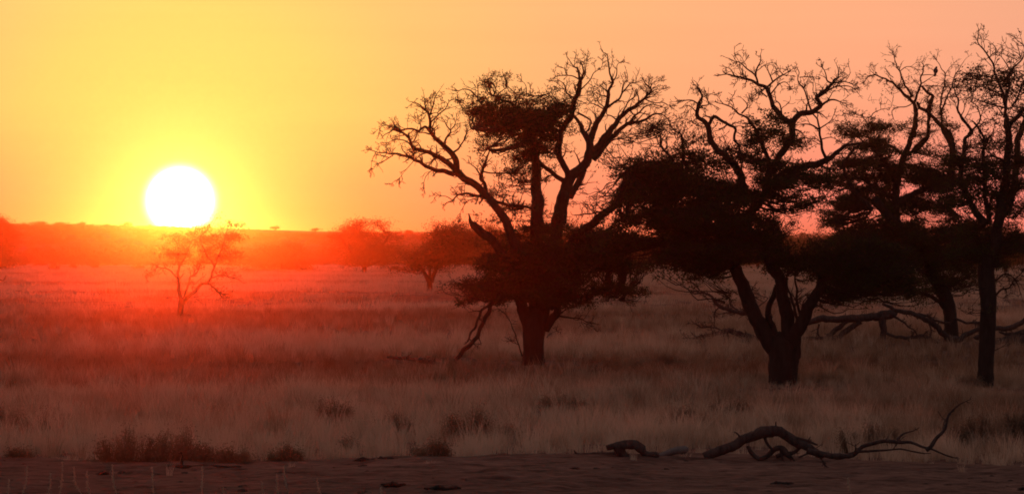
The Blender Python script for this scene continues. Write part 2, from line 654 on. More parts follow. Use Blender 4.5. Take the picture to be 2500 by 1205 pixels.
X = []; 
def mk_zone(y0, y1, n, sc, kmax, pad):
    x, y = zone(y0, y1, n, pad)
    f = field(x, y)
    b = bands(x, y)
    keep = rng.uniform(0, 1, n) < np.clip((f - 0.24) * 3.0, 0.10, 1) * np.clip((vnoise(x, y, 1.1, 11) - .12) * 3, .25, 1) * (1 - 0.75 * b)
    if y0 < 55:
        ly = np.array([lip_y(a, c) for a, c in zip(x, y)]) + 0.8 * (vnoise(x, 0 * x, 0.8, 3) - .5) + 0.35 * (vnoise(x, 0 * x, 5.0, 4) - .5)
        keep &= (y > ly + 0.05 + rng.exponential(0.12, n)) | ((y > ly - 2.5) & (rng.uniform(0, 1, n) < .012))
    x = x[keep]; y = y[keep]; f = f[keep]; b = b[keep]
    m = len(x)
    z = np.array([gz(a, c) for a, c in zip(x, y)])
    s = sc * rng.uniform(.5, 1.35, m) * np.where(rng.uniform(0, 1, m) < .05, 1.3, 1) * (0.65 + 0.7 * f) * (1 - 0.4 * b)
    if y0 < 55: s *= np.clip(0.45 + 0.55 * (y - ly[keep]) / 1.5, .45, 1)
    row = HZ + CAM_H * F / y
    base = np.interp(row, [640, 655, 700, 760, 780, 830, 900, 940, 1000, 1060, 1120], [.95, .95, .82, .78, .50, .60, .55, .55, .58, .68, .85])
    for tx, ty in ((1302, 893), (1908, 942), (2403, 948), (438, 776), (2322, 835)):
        Yt = ground_dist(ty); xt = (tx - 1250) / F * Yt
        nr = np.exp(-((x - xt) / 1.5) ** 2) * np.clip((y - Yt + 9) / 4, 0, 1) * np.clip((Yt + 1.5 - y), 0, 1)
        s = s * (1 - .72 * nr)
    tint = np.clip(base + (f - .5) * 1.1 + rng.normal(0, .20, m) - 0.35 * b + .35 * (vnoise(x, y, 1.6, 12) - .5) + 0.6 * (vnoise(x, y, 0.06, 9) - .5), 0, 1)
    rot = np.stack([rng.normal(0, .08, m), rng.normal(0, .08, m), rng.uniform(0, 6.28, m)], 1)
    return np.stack([x, y, z], 1), rot, np.stack([s, s, s * rng.uniform(.8, 1.2, m)], 1), rng.integers(0, kmax, m), tint


def cat(a, b):
    return [np.concatenate([p, q]) for p, q in zip(a, b)]


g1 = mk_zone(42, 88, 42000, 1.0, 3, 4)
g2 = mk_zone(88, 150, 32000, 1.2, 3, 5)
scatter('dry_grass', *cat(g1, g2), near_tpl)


# clods, chips of bark and pebbles on the bare soil
def clod(name, seed):
    r = np.random.default_rng(seed)
    th = np.arange(6) * math.pi / 3
    V = [[0, 0, .55]]
    for zz, rr in ((.38, .7), (0.0, 1.0)):
        for a in th: V.append([rr * math.cos(a) * r.uniform(.7, 1.2), rr * math.sin(a) * r.uniform(.7, 1.2), zz * r.uniform(.7, 1.2)])
    Fc = [(0, 1 + i, 1 + (i + 1) % 6) for i in range(6)] + [(1 + i, 7 + i, 7 + (i + 1) % 6, 1 + (i + 1) % 6) for i in range(6)]
    return mesh_obj(name, np.array(V), Fc, M_SOIL if seed % 2 else M_BARK)


cl_tpl = tpl_collection('clod_templates', [clod('clod_a', 21), clod('clod_b', 22), clod('clod_c', 23)])
n = 2600
y = rng.uniform(36, 50, n); x = rng.uniform(-1, 1, n) * (y * .19 + 2)
kp = y < np.array([lip_y(a, c) for a, c in zip(x, y)]) + .3
kp &= vnoise(x, y, 0.6, 14) + rng.normal(0, .12, n) > .42
x = x[kp]; y = y[kp]; n = len(x)
z = np.array([gz(a, c) for a, c in zip(x, y)]) - .012
sz = rng.gamma(1.6, .014, n) + .012
scatter('clods', np.stack([x, y, z], 1), np.stack([0 * x, 0 * x, rng.uniform(0, 6.28, n)], 1), np.stack([sz * 1.6, sz, sz * rng.uniform(.5, 1.1, n)], 1), rng.integers(0, 3, n), np.zeros(n), cl_tpl)
g3 = mk_zone(145, 520, 34000, 1.0, 2, 8)
g3 = list(g3)
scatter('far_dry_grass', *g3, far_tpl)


# scrub templates, one metre tall
def leaf_quads(c, n, spread, size, r, flat=0.45, aspect=0.5):
    """n little leaf rhombi round each centre in c (m,3)"""
    m = len(c)
    if m == 0: return np.zeros((0, 3)), np.zeros((0, 4), int)
    P = np.repeat(c, n, axis=0) + r.normal(0, 1, (m * n, 3)) * np.repeat(r.uniform(.6, 1.5, (m, 1)), n, axis=0) * np.array([spread, spread, spread * flat])
    k = len(P)
    d = r.normal(0, 1, (k, 3)); d /= np.linalg.norm(d, axis=1, keepdims=True)
    e = np.cross(d, r.normal(0, 1, (k, 3))); e /= np.linalg.norm(e, axis=1, keepdims=True)
    s = size * r.uniform(.6, 1.4, (k, 1))
    V = np.stack([P - d * s / 2, P + e * s * aspect / 2, P + d * s / 2, P - e * s * aspect / 2], 1).reshape(-1, 3)
    return V, np.arange(k * 4).reshape(-1, 4)


def scrub_tpl(name, seed, wide, n=34, per=26):
    r = np.random.default_rng(seed)
    th = r.uniform(0, 6.28, n); rad = np.sqrt(r.uniform(0, 1, n)) * wide
    h = 0.30 + 0.62 * np.sqrt(np.clip(1 - (rad / wide) ** 2, 0, 1)) * r.uniform(.35, 1, n)
    c = np.stack([rad * np.cos(th), rad * np.sin(th), h], 1)
    V, Fq = leaf_quads(c, per, 0.10, 0.07, r, .6)
    tb = Tubes()
    for i in range(0, n, 3):
        mid = c[i] * np.array([.35, .35, .5])
        tb.add([np.array([0, 0, -.05]), mid, c[i]], [.022, .014, .004], 3)
    Vt = np.concatenate(tb.v); Ft = np.concatenate(tb.f) + len(V)
    return mesh_obj(name, np.concatenate([V, Vt]), np.concatenate([Fq, Ft]), M_SCRUB)


scr = tpl_collection('scrub_templates', [scrub_tpl('scrub_a', 11, .75), scrub_tpl('scrub_b', 12, .95), scrub_tpl('scrub_c', 13, .6, 26, 22)])
# the belt of thorn scrub where the plain ends
n = 1000
y = rng.uniform(486, 560, n); x = rng.uniform(-1, 1, n) * (y * .21 + 10)
h = 1.4 + 2.8 * rng.uniform(0, 1, n) ** 1.3 * (0.4 + 1.0 * vnoise(x, y * 0, 0.04, 6))
h = h * np.where(y < 500, 0.55, 1.0) * np.where(x > 12, 1.7, 1.0)
z = np.zeros(n) - .05
rot = np.stack([np.zeros(n), np.zeros(n), rng.uniform(0, 6.28, n)], 1)
w = rng.uniform(.9, 1.5, n)
scatter('thorn_scrub_belt', np.stack([x, y, z], 1), rot, np.stack([h * w, h * w, h], 1), rng.integers(0, 3, n), np.zeros(n), scr)
# scrub over the dune
n = 5200
y = 560 + (RIDGE_Y + 15 - 560) * rng.uniform(0, 1, n) ** .8; x = rng.uniform(-1, 1, n) * (y * .20 + 10)
kp = vnoise(x, y, 0.02, 8) + rng.normal(0, .15, n) > .33
x = x[kp]; y = y[kp]; n = len(x)
z = np.array([ridge_z(a, b) for a, b in zip(x, y)]) - .1
h = rng.uniform(.5, 1.5, n) * (0.7 + .6 * vnoise(x, y, 0.03, 2))
h = np.where(y > 735, h * .6, h)
rot = np.stack([np.zeros(n), np.zeros(n), rng.uniform(0, 6.28, n)], 1)
w = rng.uniform(1.0, 1.9, n)
scatter('dune_scrub', np.stack([x, y, z], 1), rot, np.stack([h * w, h * w, h], 1), rng.integers(0, 3, n), np.zeros(n), scr)

# ------------------------------------------------------------------ trees
RG = {'F': (0, 0, 1.0), '3': (880, 80, 2.51), '4': (1000, 480, 2.62), '5': (1600, 80, 2.231), '6': (1600, 560, 2.778),
      '7': (300, 500, 4.0167), 'S1': (1020, 160, 6.025), 'S2': (1450, 250, 2.678), 'S3': (2030, 50, 4.304), 'S4': (2030, 300, 3.0128),
      '8': (1250, 900, 2.0), 'S5': (1380, 960, 4.032), '2': (700, 450, 2.41)}


TW = 0.66
LAI_MUL = 1.45


class Tree:
    def __init__(s, name, label, cat, base_px, base_py, group=None, Y=None, drift=0.45, bark=None, twig=None, leaf=None):
        s.Y = Y or ground_dist(base_py)
        b = wp(base_px, HZ, s.Y)
        s.base = np.array([b[0], s.Y, gz(b[0], s.Y)])
        s.e = empty(name, s.base)
        tag(s.e, label, cat, group)
        s.sc = s.Y / F          # metres per photo pixel
        s.nodes = []            # px, py, Y
        s.skel = []             # world points (x,y,z,r)
        s.tw = Tubes()
        s.drift = drift
        s.bark = bark or M_BARK; s.twm = twig or M_TWIG; s.lm = leaf or M_LEAF
        s.leafV = []; s.leafF = []; s.ln = 0

    def br(s, reg, pts, w0, w1, kids=1.0, name='branch', drift=None, up=0.05, depth=None, lvl=2, rough=None, klen=1.0, trunk=False):
        ox, oy, k = RG[reg]
        P = [(ox + a / k, oy + b / k) for a, b in pts]
        w0 /= k; w1 /= k
        # depth starts at the nearest node already there
        if depth is not None: Ys = s.Y + depth
        elif s.nodes and not trunk:
            nd = np.array(s.nodes)
            q = np.hypot(nd[:, 0] - P[0][0], nd[:, 1] - P[0][1])
            Ys = nd[q.argmin(), 2]
        else: Ys = s.Y
        plen = sum(math.hypot(P[i + 1][0] - P[i][0], P[i + 1][1] - P[i][1]) for i in range(len(P) - 1)) * s.sc
        dr = (drift if drift is not None else s.drift) * plen * random.uniform(-1, 1)
        if trunk: dr = 0
        A = []
        acc = 0
        for i, (a, b) in enumerate(P):
            if i: acc += math.hypot(P[i][0] - P[i - 1][0], P[i][1] - P[i - 1][1]) * s.sc
            t = acc / max(plen, 1e-6)
            Yi = Ys + dr * t + (0 if trunk else 0.10 * plen * math.sin(t * 5 + dr * 9) * t * .6)
            p = wp(a, b, Yi)
            A.append([p[0], p[1], p[2], (w0 + (w1 - w0) * t) / 2 * Yi / F, a, b, Yi])
        wid = w0 * s.sc
        Q = smooth_line(A, max(0.05, min(0.16, wid * .5)))
        # gnarl
        ph = rng.uniform(0, 6.28, 6)
        l = np.cumsum(np.r_[0, np.linalg.norm(np.diff(Q[:, :3], axis=0), axis=1)])
        amp = (0.0 if trunk else 1.0) * min(0.03, 0.35 * wid) * np.minimum(1, l / .4)
        for ax in range(3):
            Q[:, ax] += amp * (np.sin(l * 7 + ph[ax]) * .6 + np.sin(l * 17 + ph[ax + 3]) * .35)
        rad = np.maximum(Q[:, 3], 0.004)
        if trunk:
            rad = rad * (1 + 0.22 * np.exp(-l / 0.25))
        ksides = 14 if wid > .3 else 10 if wid > .14 else 7 if wid > .06 else 5
        rg = rough if rough is not None else (0.09 if wid > .12 else 0.05)
        tb = Tubes()
        # round off the tip
        T = unit(Q[-1, :3] - Q[-2, :3])
        pp = np.vstack([Q[:, :3], Q[-1, :3] + T * rad[-1] * .7, Q[-1, :3] + T * rad[-1]])
        rr = np.r_[rad, rad[-1] * .6, rad[-1] * .05]
        tb.add(pp, rr, ksides, rg)
        tb.build('trunk' if trunk else name, s.bark, s.e)
        for q in Q[::2]:
            s.nodes.append((q[4], q[5], q[6]))
        for q in Q:
            s.skel.append(q[:4])
        # side twigs
        if kids > 0:
            nk = int(round(kids * 7.2 * plen + random.random()))
            for _ in range(nk):
                t = random.uniform(0.12, 1.0) ** 0.8
                i = min(len(Q) - 2, int(t * (len(Q) - 1)))
                d = unit(Q[i + 1, :3] - Q[i, :3])
                side = unit(np.cross(d, rv()))
                a = R(random.uniform(25, 75))
                r = max(0.009, min(0.026, rad[i] * .55))
                if math.hypot(Q[i, 4] - 2284, Q[i, 5] - 172) < 24: continue
                Ln = TW * klen * random.uniform(.25, .85) * (1.0 if rad[i] > .012 else .6)
                grow(s.tw, Q[i, :3], d * math.cos(a) + side * math.sin(a), Ln, r, lvl if random.random() < .8 else 1, up=up, rmin=0.006)
            if math.hypot(Q[-1, 4] - 2284, Q[-1, 5] - 172) > 24:
                grow(s.tw, Q[-1, :3], unit(Q[-1, :3] - Q[-2, :3]), .16 * klen, max(.006, rad[-1] * .8), 1, up=up)
        return Q

    def leaves(s, reg, ells, lai=1.6, leaf=0.065, per=34, pad=0.105, flat=0.55, spray=2, maxreach=1.6, aspect=0.42, bare=0.0, depth=0.0, maxdepth=2.2):
        """ells: (cx, cy, rx, ry, density) crown masses of small leaf pads on their own twigs"""
        ox, oy, k = RG[reg]
        sk = np.array(s.skel)
        for e in ells:
            cx, cy, rx_, ry_ = e[:4]
            dn = e[4] if len(e) > 4 else 1.0
            a = rx_ / k * s.sc; b = ry_ / k * s.sc
            c = wp(ox + cx / k, oy + cy / k, s.Y)
            dz = min(maxdepth, max(.5, math.sqrt(a * b)))
            area = math.pi * a * b
            n = max(3, int(round(area * LAI_MUL * lai * dn / (per * leaf * leaf * aspect * .5))))
            # boughs: flat tilted plates of leaf pads with sky between them
            q_ = max(1.0, s.sc / .013)
            nb = max(4, int(round(area * (0.18 + dn) * 4.3 / q_ ** 1.5)))
            u = rng.normal(0, 1, (nb, 3)); u /= np.linalg.norm(u, axis=1, keepdims=True)
            u *= rng.uniform(0, 1, (nb, 1)) ** .40
            lump = np.array([[0.93 + 0.55 * mn.noise(Vector(q * 2.1) + Vector((e[0], e[1], 0)))] for q in u])
            B_ = c + u * np.array([a, dz, b]) * lump + np.array([0, depth if dn < 1.5 else depth - .6, 0])
            rb = rng.uniform(.20, .62, nb) * q_ ** .75
            tilt = rng.normal(0, .28, nb) + 0.22 * u[:, 0]
            k_ = rng.choice(nb, n, p=rb ** 1.6 / (rb ** 1.6).sum())
            a_ = rng.uniform(0, 2 * math.pi, n); r_ = np.sqrt(rng.uniform(0, 1, n)) * rb[k_]
            dx_ = r_ * np.cos(a_)
            C = B_[k_] + np.stack([dx_, r_ * np.sin(a_), -dx_ * tilt[k_] + rng.normal(0, .055, n) * q_ - .18 * r_ ** 2 / rb[k_]], 1)
            # gather into pads
            keepn = C[:, 2] > 0.15
            C = C[keepn]
            for ci in C:
                if random.random() < .8:
                    d = np.linalg.norm((sk[:, :3] - ci) * np.array([1, .7, 1.25]), axis=1) + np.where(sk[:, 2] > ci[2] + .15, .7, 0)
                    j = int(d.argmin())
                    p0 = sk[j, :3]
                    v = ci - p0
                    ds = np.linalg.norm(v)
                    if ds > maxreach:
                        p0 = ci - unit(v) * maxreach * .6; ds = maxreach * .6
                    m = max(3, int(ds * 5))
                    T = np.linspace(0, 1, m + 1)[:, None]
                    path = p0 + (ci - p0) * T + rng.normal(0, .03, (m + 1, 3)) * np.sin(T * math.pi) * max(.4, ds)
                    path[:, 2] -= 0.10 * ds * np.sin(T[:, 0] * math.pi)
                    s.tw.add(path, np.linspace(max(.010, .016 * ds), .007, m + 1), 3)
                for _ in range(spray):
                    d = unit(rv() * np.array([1, 1, .5]) + np.array([0, 0, .15]))
                    grow(s.tw, ci, d, random.uniform(.15, .42), .008, 1 if random.random() < .5 else 0, up=.05)
            if bare < 1:
                lc = C[rng.uniform(0, 1, len(C)) >= bare]
                Vn, Fn = leaf_quads(lc, per, pad, leaf, rng, flat, aspect)
                ok = Vn.reshape(-1, 4, 3)[:, :, 2].min(axis=1) > 0.05
                Vn = Vn.reshape(-1, 4, 3)[ok].reshape(-1, 3); Fn = np.arange(len(Vn)).reshape(-1, 4)
                s.leafV.append(Vn); s.leafF.append(Fn + s.ln); s.ln += len(Vn)

    def done(s):
        t = s.tw.build('twigs', s.twm, s.e)
        if t: t['kind'] = 'stuff'
        if s.leafV:
            o = mesh_obj('foliage', np.concatenate(s.leafV), np.concatenate(s.leafF), s.lm, s.e)
            o['kind'] = 'stuff'
        tot = s.tw.n * 2 + s.ln // 2
        print('TREE', s.e.name, 'branches', len([1 for c in s.e.children if c.type == 'MESH']), 'approx tris', tot)


TB = Tree.br

# ---- the big half-bare tree in the middle
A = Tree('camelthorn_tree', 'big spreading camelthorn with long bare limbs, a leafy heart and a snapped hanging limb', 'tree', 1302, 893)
A.br('4', [(790, 1090), (793, 950), (795, 850), (795, 760)], 126, 146, kids=0, trunk=True)
A.br('4', [(760, 830), (720, 720), (695, 600), (690, 500), (680, 380), (660, 280), (630, 190), (580, 100), (540, 50), (510, 15)], 76, 50, kids=.35)
A.br('3', [(790, 1005), (765, 990), (700, 930), (640, 890), (590, 850)], 48, 44, kids=.5)
A.br('3', [(590, 850), (585, 790), (560, 740), (510, 690), (460, 650), (425, 600), (430, 540), (420, 500), (390, 470), (350, 430), (310, 425)], 42, 4)
A.br('3', [(425, 505), (450, 440), (455, 400), (485, 345)], 11, 3)
A.br('3', [(400, 480), (395, 420), (385, 365)], 8, 3)
A.br('3', [(435, 545), (480, 500), (520, 470), (545, 420), (575, 400)], 11, 3)
A.br('3', [(520, 470), (560, 458), (595, 448)], 6, 2, kids=.6)
A.br('3', [(425, 605), (400, 575), (370, 585), (350, 600), (290, 590), (245, 600), (200, 580), (140, 570), (115, 610)], 17, 3)
A.br('3', [(360, 600), (370, 570), (355, 530), (350, 500)], 8, 3)
A.br('3', [(510, 690), (530, 640), (550, 600), (520, 560), (500, 520)], 15, 4)
A.br('3', [(550, 600), (580, 560), (570, 520)], 8, 3)
A.br('3', [(560, 740), (610, 700), (640, 640), (660, 600), (700, 590)], 14, 3)
A.br('3', [(590, 850), (540, 800), (490, 765), (430, 740), (370, 720), (320, 700), (290, 640), (240, 605), (190, 595), (140, 640)], 38, 4)
A.br('3', [(320, 700), (270, 660), (200, 655), (150, 690)], 10, 3)
A.br('3', [(430, 740), (470, 800), (460, 840)], 8, 3, up=-.1)
A.br('3', [(575, 868), (500, 845), (440, 835), (390, 810), (320, 770), (270, 750), (200, 745), (150, 735), (90, 725), (40, 718)], 32, 3, kids=1.2)
A.br('3', [(200, 750), (150, 780), (120, 800), (95, 795)], 8, 3, up=-.05)
A.br('3', [(95, 728), (70, 790), (65, 850)], 4, 2, up=-.15, kids=.5)
A.br('3', [(440, 840), (400, 880), (385, 940)], 6, 2, up=-.15)
A.br('3', [(330, 780), (270, 850), (235, 895), (200, 915)], 5, 2, up=-.15, kids=.6)
A.br('3', [(745, 1000), (690, 995), (640, 985), (600, 995), (560, 1025), (520, 1050)], 18, 5)
A.br('3', [(560, 1022), (520, 1000), (450, 995)], 6, 2)
A.br('3', [(725, 1010), (660, 1030), (620, 1080), (605, 1130)], 7, 2, up=-.12)
A.br('3', [(775, 990), (760, 920), (735, 880), (750, 830), (790, 740), (780, 700)], 28, 7, kids=1.3)
A.br('3', [(740, 880), (700, 820), (650, 790)], 12, 3, kids=1.2)
A.br('3', [(750, 850), (800, 860), (900, 860), (960, 900), (1040, 920)], 10, 5, kids=1.3)
A.br('3', [(820, 1030), (880, 1050), (970, 1060), (1050, 1080)], 22, 14, kids=1.2)
A.br('4', [(800, 800), (805, 650), (800, 500), (805, 350), (812, 180), (820, 80), (825, 0)], 92, 72, kids=.15)
A.br('3', [(1087, 1200), (1082, 1050), (1080, 950), (1078, 850), (1075, 760), (1060, 680), (1040, 600)], 78, 40, kids=.8)
A.br('3', [(1040, 610), (1000, 520), (930, 440), (850, 400), (780, 370)], 34, 8)
A.br('3', [(1060, 690), (1000, 640), (900, 600), (820, 560), (740, 560)], 26, 6)
A.br('3', [(1055, 660), (1110, 560), (1180, 480), (1230, 430)], 20, 6)
A.br('S1', [(880, 470), (800, 390), (690, 345), (590, 368), (490, 355)], 26, 7, kids=.35)
A.br('S1', [(1080, 440), (1050, 330), (1020, 240)], 30, 12)
A.br('S1', [(1100, 460), (1150, 360), (1120, 290), (1080, 240)], 24, 12, kids=.6)
A.br('S1', [(1180, 420), (1300, 320), (1310, 240), (1340, 180)], 18, 8)
A.br('S1', [(1470, 440), (1390, 370), (1310, 300)], 22, 10)
A.br('S1', [(1600, 430), (1590, 300), (1520, 215)], 16, 6, kids=.7)
A.br('S1', [(1690, 470), (1650, 400), (1660, 320)], 14, 6, kids=.6)
A.br('S1', [(880, 480), (890, 380), (870, 270)], 20, 8, kids=.6)
A.br('4', [(840, 800), (880, 650), (900, 480), (930, 300), (950, 150), (975, 40), (990, 0)], 84, 78, kids=.2)
A.br('3', [(1215, 1160), (1245, 1000), (1270, 920), (1300, 880), (1350, 830), (1390, 780), (1410, 720), (1400, 660)], 88, 44, kids=.25)
A.br('3', [(1275, 910), (1265, 850), (1230, 780), (1210, 720), (1225, 640), (1250, 570), (1290, 500), (1310, 430), (1330, 370), (1345, 300)], 42, 28, kids=.8)
A.br('3', [(1345, 300), (1340, 260), (1330, 220), (1300, 200), (1280, 165)], 18, 4)
A.br('3', [(1345, 300), (1365, 240), (1360, 200), (1350, 180)], 16, 5)
A.br('3', [(1350, 300), (1380, 250), (1375, 200)], 10, 4)
A.br('3', [(1340, 285), (1300, 265), (1260, 260), (1250, 220), (1215, 205)], 9, 3)
A.br('3', [(1262, 260), (1220, 262), (1180, 275)], 6, 2)
A.br('3', [(1350, 350), (1400, 300), (1430, 245), (1480, 210), (1485, 165)], 9, 3)
A.br('3', [(1320, 410), (1270, 370), (1250, 320), (1210, 290)], 12, 4)
A.br('3', [(1290, 500), (1240, 440), (1190, 420), (1150, 370)], 12, 4, kids=1.3)
A.br('3', [(1330, 490), (1390, 520), (1410, 545), (1400, 600)], 14, 6, kids=.4)
A.br('3', [(1245, 905), (1200, 880), (1150, 840), (1110, 800), (1080, 770)], 32, 20, kids=.3)
A.br('3', [(1395, 660), (1375, 620), (1350, 570), (1320, 530), (1290, 490)], 36, 14, kids=.5)
A.br('3', [(1405, 665), (1430, 590), (1470, 520), (1500, 460), (1520, 400), (1525, 350), (1545, 300)], 42, 14, kids=.8)
A.br('3', [(1545, 300), (1530, 250), (1520, 180), (1510, 140), (1480, 110), (1470, 80)], 13, 3, kids=.35)
A.br('3', [(1545, 300), (1570, 260), (1575, 200), (1600, 175)], 9, 3)
A.br('3', [(1500, 465), (1550, 430), (1600, 380), (1650, 320), (1690, 300)], 17, 5)
A.br('3', [(1600, 380), (1610, 320), (1635, 280), (1630, 230)], 8, 3)
A.br('3', [(1500, 460), (1455, 420), (1470, 380), (1450, 350)], 8, 3)
A.br('3', [(1495, 470), (1430, 435), (1370, 430)], 9, 3)
A.br('3', [(1435, 590), (1440, 520), (1420, 480)], 9, 3, kids=.6)
A.br('3', [(1415, 745), (1470, 680), (1520, 610), (1560, 560), (1610, 500), (1680, 450), (1740, 400), (1780, 360), (1750, 320), (1730, 270)], 50, 4)
A.br('3', [(1740, 400), (1800, 350), (1860, 345)], 8, 3)
A.br('3', [(1775, 362), (1790, 310), (1840, 290)], 7, 3)
A.br('3', [(1740, 405), (1800, 430), (1860, 430), (1915, 460)], 9, 3)
A.br('3', [(1580, 545), (1540, 510), (1510, 500), (1520, 440)], 10, 4)
A.br('3', [(1425, 775), (1500, 690), (1580, 600), (1640, 560), (1710, 545), (1780, 510), (1840, 500), (1900, 550)], 42, 4)
A.br('3', [(1640, 560), (1700, 490), (1780, 440), (1850, 450)], 16, 4)
A.br('3', [(1525, 670), (1570, 650), (1620, 645), (1700, 635)], 11, 4)
A.br('3', [(1600, 500), (1640, 430), (1700, 370)], 12, 4)
A.br('3', [(1500, 700), (1530, 740), (1580, 790)], 8, 3, kids=1.2)
A.br('3', [(1285, 1010), (1320, 940), (1350, 890), (1375, 830)], 42, 36, kids=.2)
A.br('3', [(1352, 930), (1390, 920), (1435, 914)], 6, 3, kids=.15)
A.br('3', [(1350, 820), (1340, 790), (1315, 730)], 14, 4, kids=.5)
A.br('4', [(900, 560), (960, 420), (1040, 290), (1110, 215), (1180, 160), (1280, 80), (1340, 20), (1400, -50)], 74, 36, kids=.5)
A.br('3', [(1500, 1095), (1440, 1100), (1370, 1112), (1310, 1120)], 12, 6, kids=1.2)
A.br('3', [(1600, 1010), (1530, 1000), (1460, 1000)], 12, 4, kids=1.6)
A.br('4', [(660, 480), (620, 400), (580, 345), (520, 275), (480, 240), (440, 205), (408, 180)], 66, 50, kids=0, rough=.16)
A.br('4', [(425, 195), (400, 172), (384, 145), (374, 108)], 46, 7, kids=0, rough=.25)
A.br('4', [(700, 620), (640, 640), (560, 600), (480, 600), (410, 560), (330, 560)], 26, 6, kids=.9)
A.br('4', [(560, 640), (480, 670), (400, 640), (310, 630)], 14, 4, kids=1)
A.br('4', [(900, 720), (960, 660), (1050, 640), (1150, 630), (1250, 580), (1330, 570), (1420, 580)], 32, 8, kids=.9)
A.br('4', [(1150, 630), (1250, 620), (1340, 655)], 12, 4)
A.br('4', [(870, 850), (935, 750), (950, 690), (965, 590), (1000, 500)], 56, 36, kids=.2)
A.br('4', [(945, 758), (1010, 770), (1080, 780), (1140, 800), (1185, 806)], 14, 4, kids=.8)
A.br('4', [(940, 735), (980, 710), (1040, 705)], 8, 3, kids=.6)
A.br('4', [(722, 1020), (690, 930), (670, 860), (625, 770), (560, 700)], 11, 4, kids=.6)
A.br('4', [(875, 900), (910, 870), (945, 855)], 6, 2, kids=.7)
A.br('4', [(560, 620), (545, 655), (512, 705), (485, 780), (435, 880), (385, 950), (330, 1000), (286, 1052)], 26, 30, kids=.12, name='broken_branch', rough=.14)
A.br('4', [(510, 690), (450, 745), (415, 840), (372, 922)], 20, 14, kids=.1, name='broken_branch', rough=.14)
A.leaves('3', [(690, 440, 95, 38, 1.0), (800, 450, 130, 75, 1.1), (890, 520, 150, 80, 1.3), (780, 545, 90, 30, .7), (980, 580, 170, 100, 1.5), (850, 640, 80, 26, .8), (780, 680, 60, 16, .6),
               (1030, 690, 130, 60, 1.5), (1060, 820, 50, 45, .8), (1080, 560, 140, 110, 1.3), (1130, 470, 130, 70, .9), (770, 290, 55, 20, 1.2), (800, 370, 55, 28, .8),
               (870, 275, 40, 14, .6), (980, 400, 120, 40, .7), (1220, 480, 75, 90, .8), (1200, 380, 80, 60, .35), (930, 715, 70, 20, .7), (1120, 690, 60, 60, .9),
               (1270, 590, 50, 45, .5), (960, 880, 90, 45, .9), (900, 800, 60, 25, .5), (1010, 745, 80, 26, .8)])
A.leaves('3', [(1180, 560, 120, 100, .8), (1060, 760, 100, 50, .7), (700, 480, 110, 50, .8), (960, 640, 150, 60, .5), (1150, 620, 130, 100, .8), (930, 470, 180, 60, .7), (1010, 800, 80, 40, .6)], lai=1.1)
A.leaves('4', [(420, 550, 130, 38, 1.5), (440, 640, 110, 30, 1.2), (1130, 550, 180, 45, 1.4), (1330, 575, 130, 34, 1.8), (1080, 655, 110, 30, 1.2), (1320, 300, 230, 120, 1.5), (1120, 420, 220, 100, 1.4),
               (640, 330, 150, 110, 1.3), (820, 620, 190, 90, 1.6), (620, 600, 130, 70, 1.3), (900, 480, 260, 120, 1.4), (1420, 460, 150, 70, 1.2), (700, 190, 120, 60, .7), (960, 200, 200, 60, .7)], lai=1.1)
A.leaves('3', [(850, 950, 130, 120, .45), (1180, 1100, 120, 60, .5), (1400, 1050, 120, 60, .25), (1550, 1040, 90, 60, .3), (1000, 1060, 120, 80, .7),
               (1640, 620, 90, 50, .18), (1350, 350, 60, 60, .25), (1000, 960, 80, 80, .4)], bare=.72)
A.leaves('4', [(760, 330, 190, 130, 1.8), (800, 480, 260, 140, 2.1), (600, 420, 150, 110, 1.4), (540, 560, 120, 70, 1.3), (400, 550, 110, 32, 1.0), (430, 640, 110, 30, .9),
               (1000, 380, 230, 110, 1.7), (1200, 300, 190, 110, 1.4), (950, 540, 140, 80, 1.4), (1130, 560, 120, 50, 1.1), (1310, 570, 130, 40, 1.3), (1330, 620, 60, 30, .9), (1060, 655, 100, 32, 1.2),
               (1120, 690, 50, 20, .8), (780, 620, 130, 80, 1.6), (680, 560, 100, 90, 1.4), (900, 200, 120, 60, .9), (1150, 210, 130, 50, 1.0), (680, 220, 90, 60, .8), (1350, 420, 160, 80, 1.3),
               (530, 260, 60, 60, .5), (560, 160, 70, 60, .25)], lai=1.6)
A.done()

# ---- the dense forked tree right of it
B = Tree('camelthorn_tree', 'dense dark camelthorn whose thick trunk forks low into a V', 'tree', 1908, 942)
B.br('6', [(860, 1070), (866, 950), (872, 860), (860, 790)], 172, 205, kids=0, trunk=True)
B.br('6', [(840, 880), (800, 790), (740, 700), (680, 600), (640, 500), (600, 400), (560, 300), (520, 220), (470, 120), (420, 20)], 120, 70, kids=.15)
B.br('6', [(900, 880), (905, 760), (900, 650), (880, 540), (860, 420), (845, 340), (800, 260), (760, 180), (740, 60)], 105, 66, kids=.1)
B.br('6', [(930, 860), (950, 720), (1000, 610), (1060, 500), (1110, 400), (1150, 320), (1200, 240), (1280, 150)], 105, 46, kids=.2)
B.br('6', [(840, 780), (790, 650), (768, 560), (790, 470), (815, 410), (850, 350)], 50, 34, kids=.3)
B.br('6', [(965, 610), (930, 500), (905, 400), (890, 320)], 24, 12, kids=.4)
B.br('6', [(985, 580), (958, 480), (955, 400), (950, 320)], 20, 12, kids=.4)
B.br('6', [(985, 570), (1010, 480), (1050, 440)], 12, 5, kids=.6)
B.br('6', [(560, 440), (520, 420), (500, 460), (470, 500)], 8, 3, kids=.9)
B.br('5', [(330, 1130), (420, 1060), (520, 980), (590, 880), (620, 780), (650, 700), (700, 640), (738, 590), (742, 540), (742, 490)], 50, 34, kids=.4)
B.br('5', [(740, 495), (690, 460), (650, 410), (626, 350), (605, 300), (560, 280), (500, 255), (440, 235), (400, 228), (350, 235)], 34, 4)
B.br('5', [(430, 235), (412, 200), (380, 185)], 8, 3)
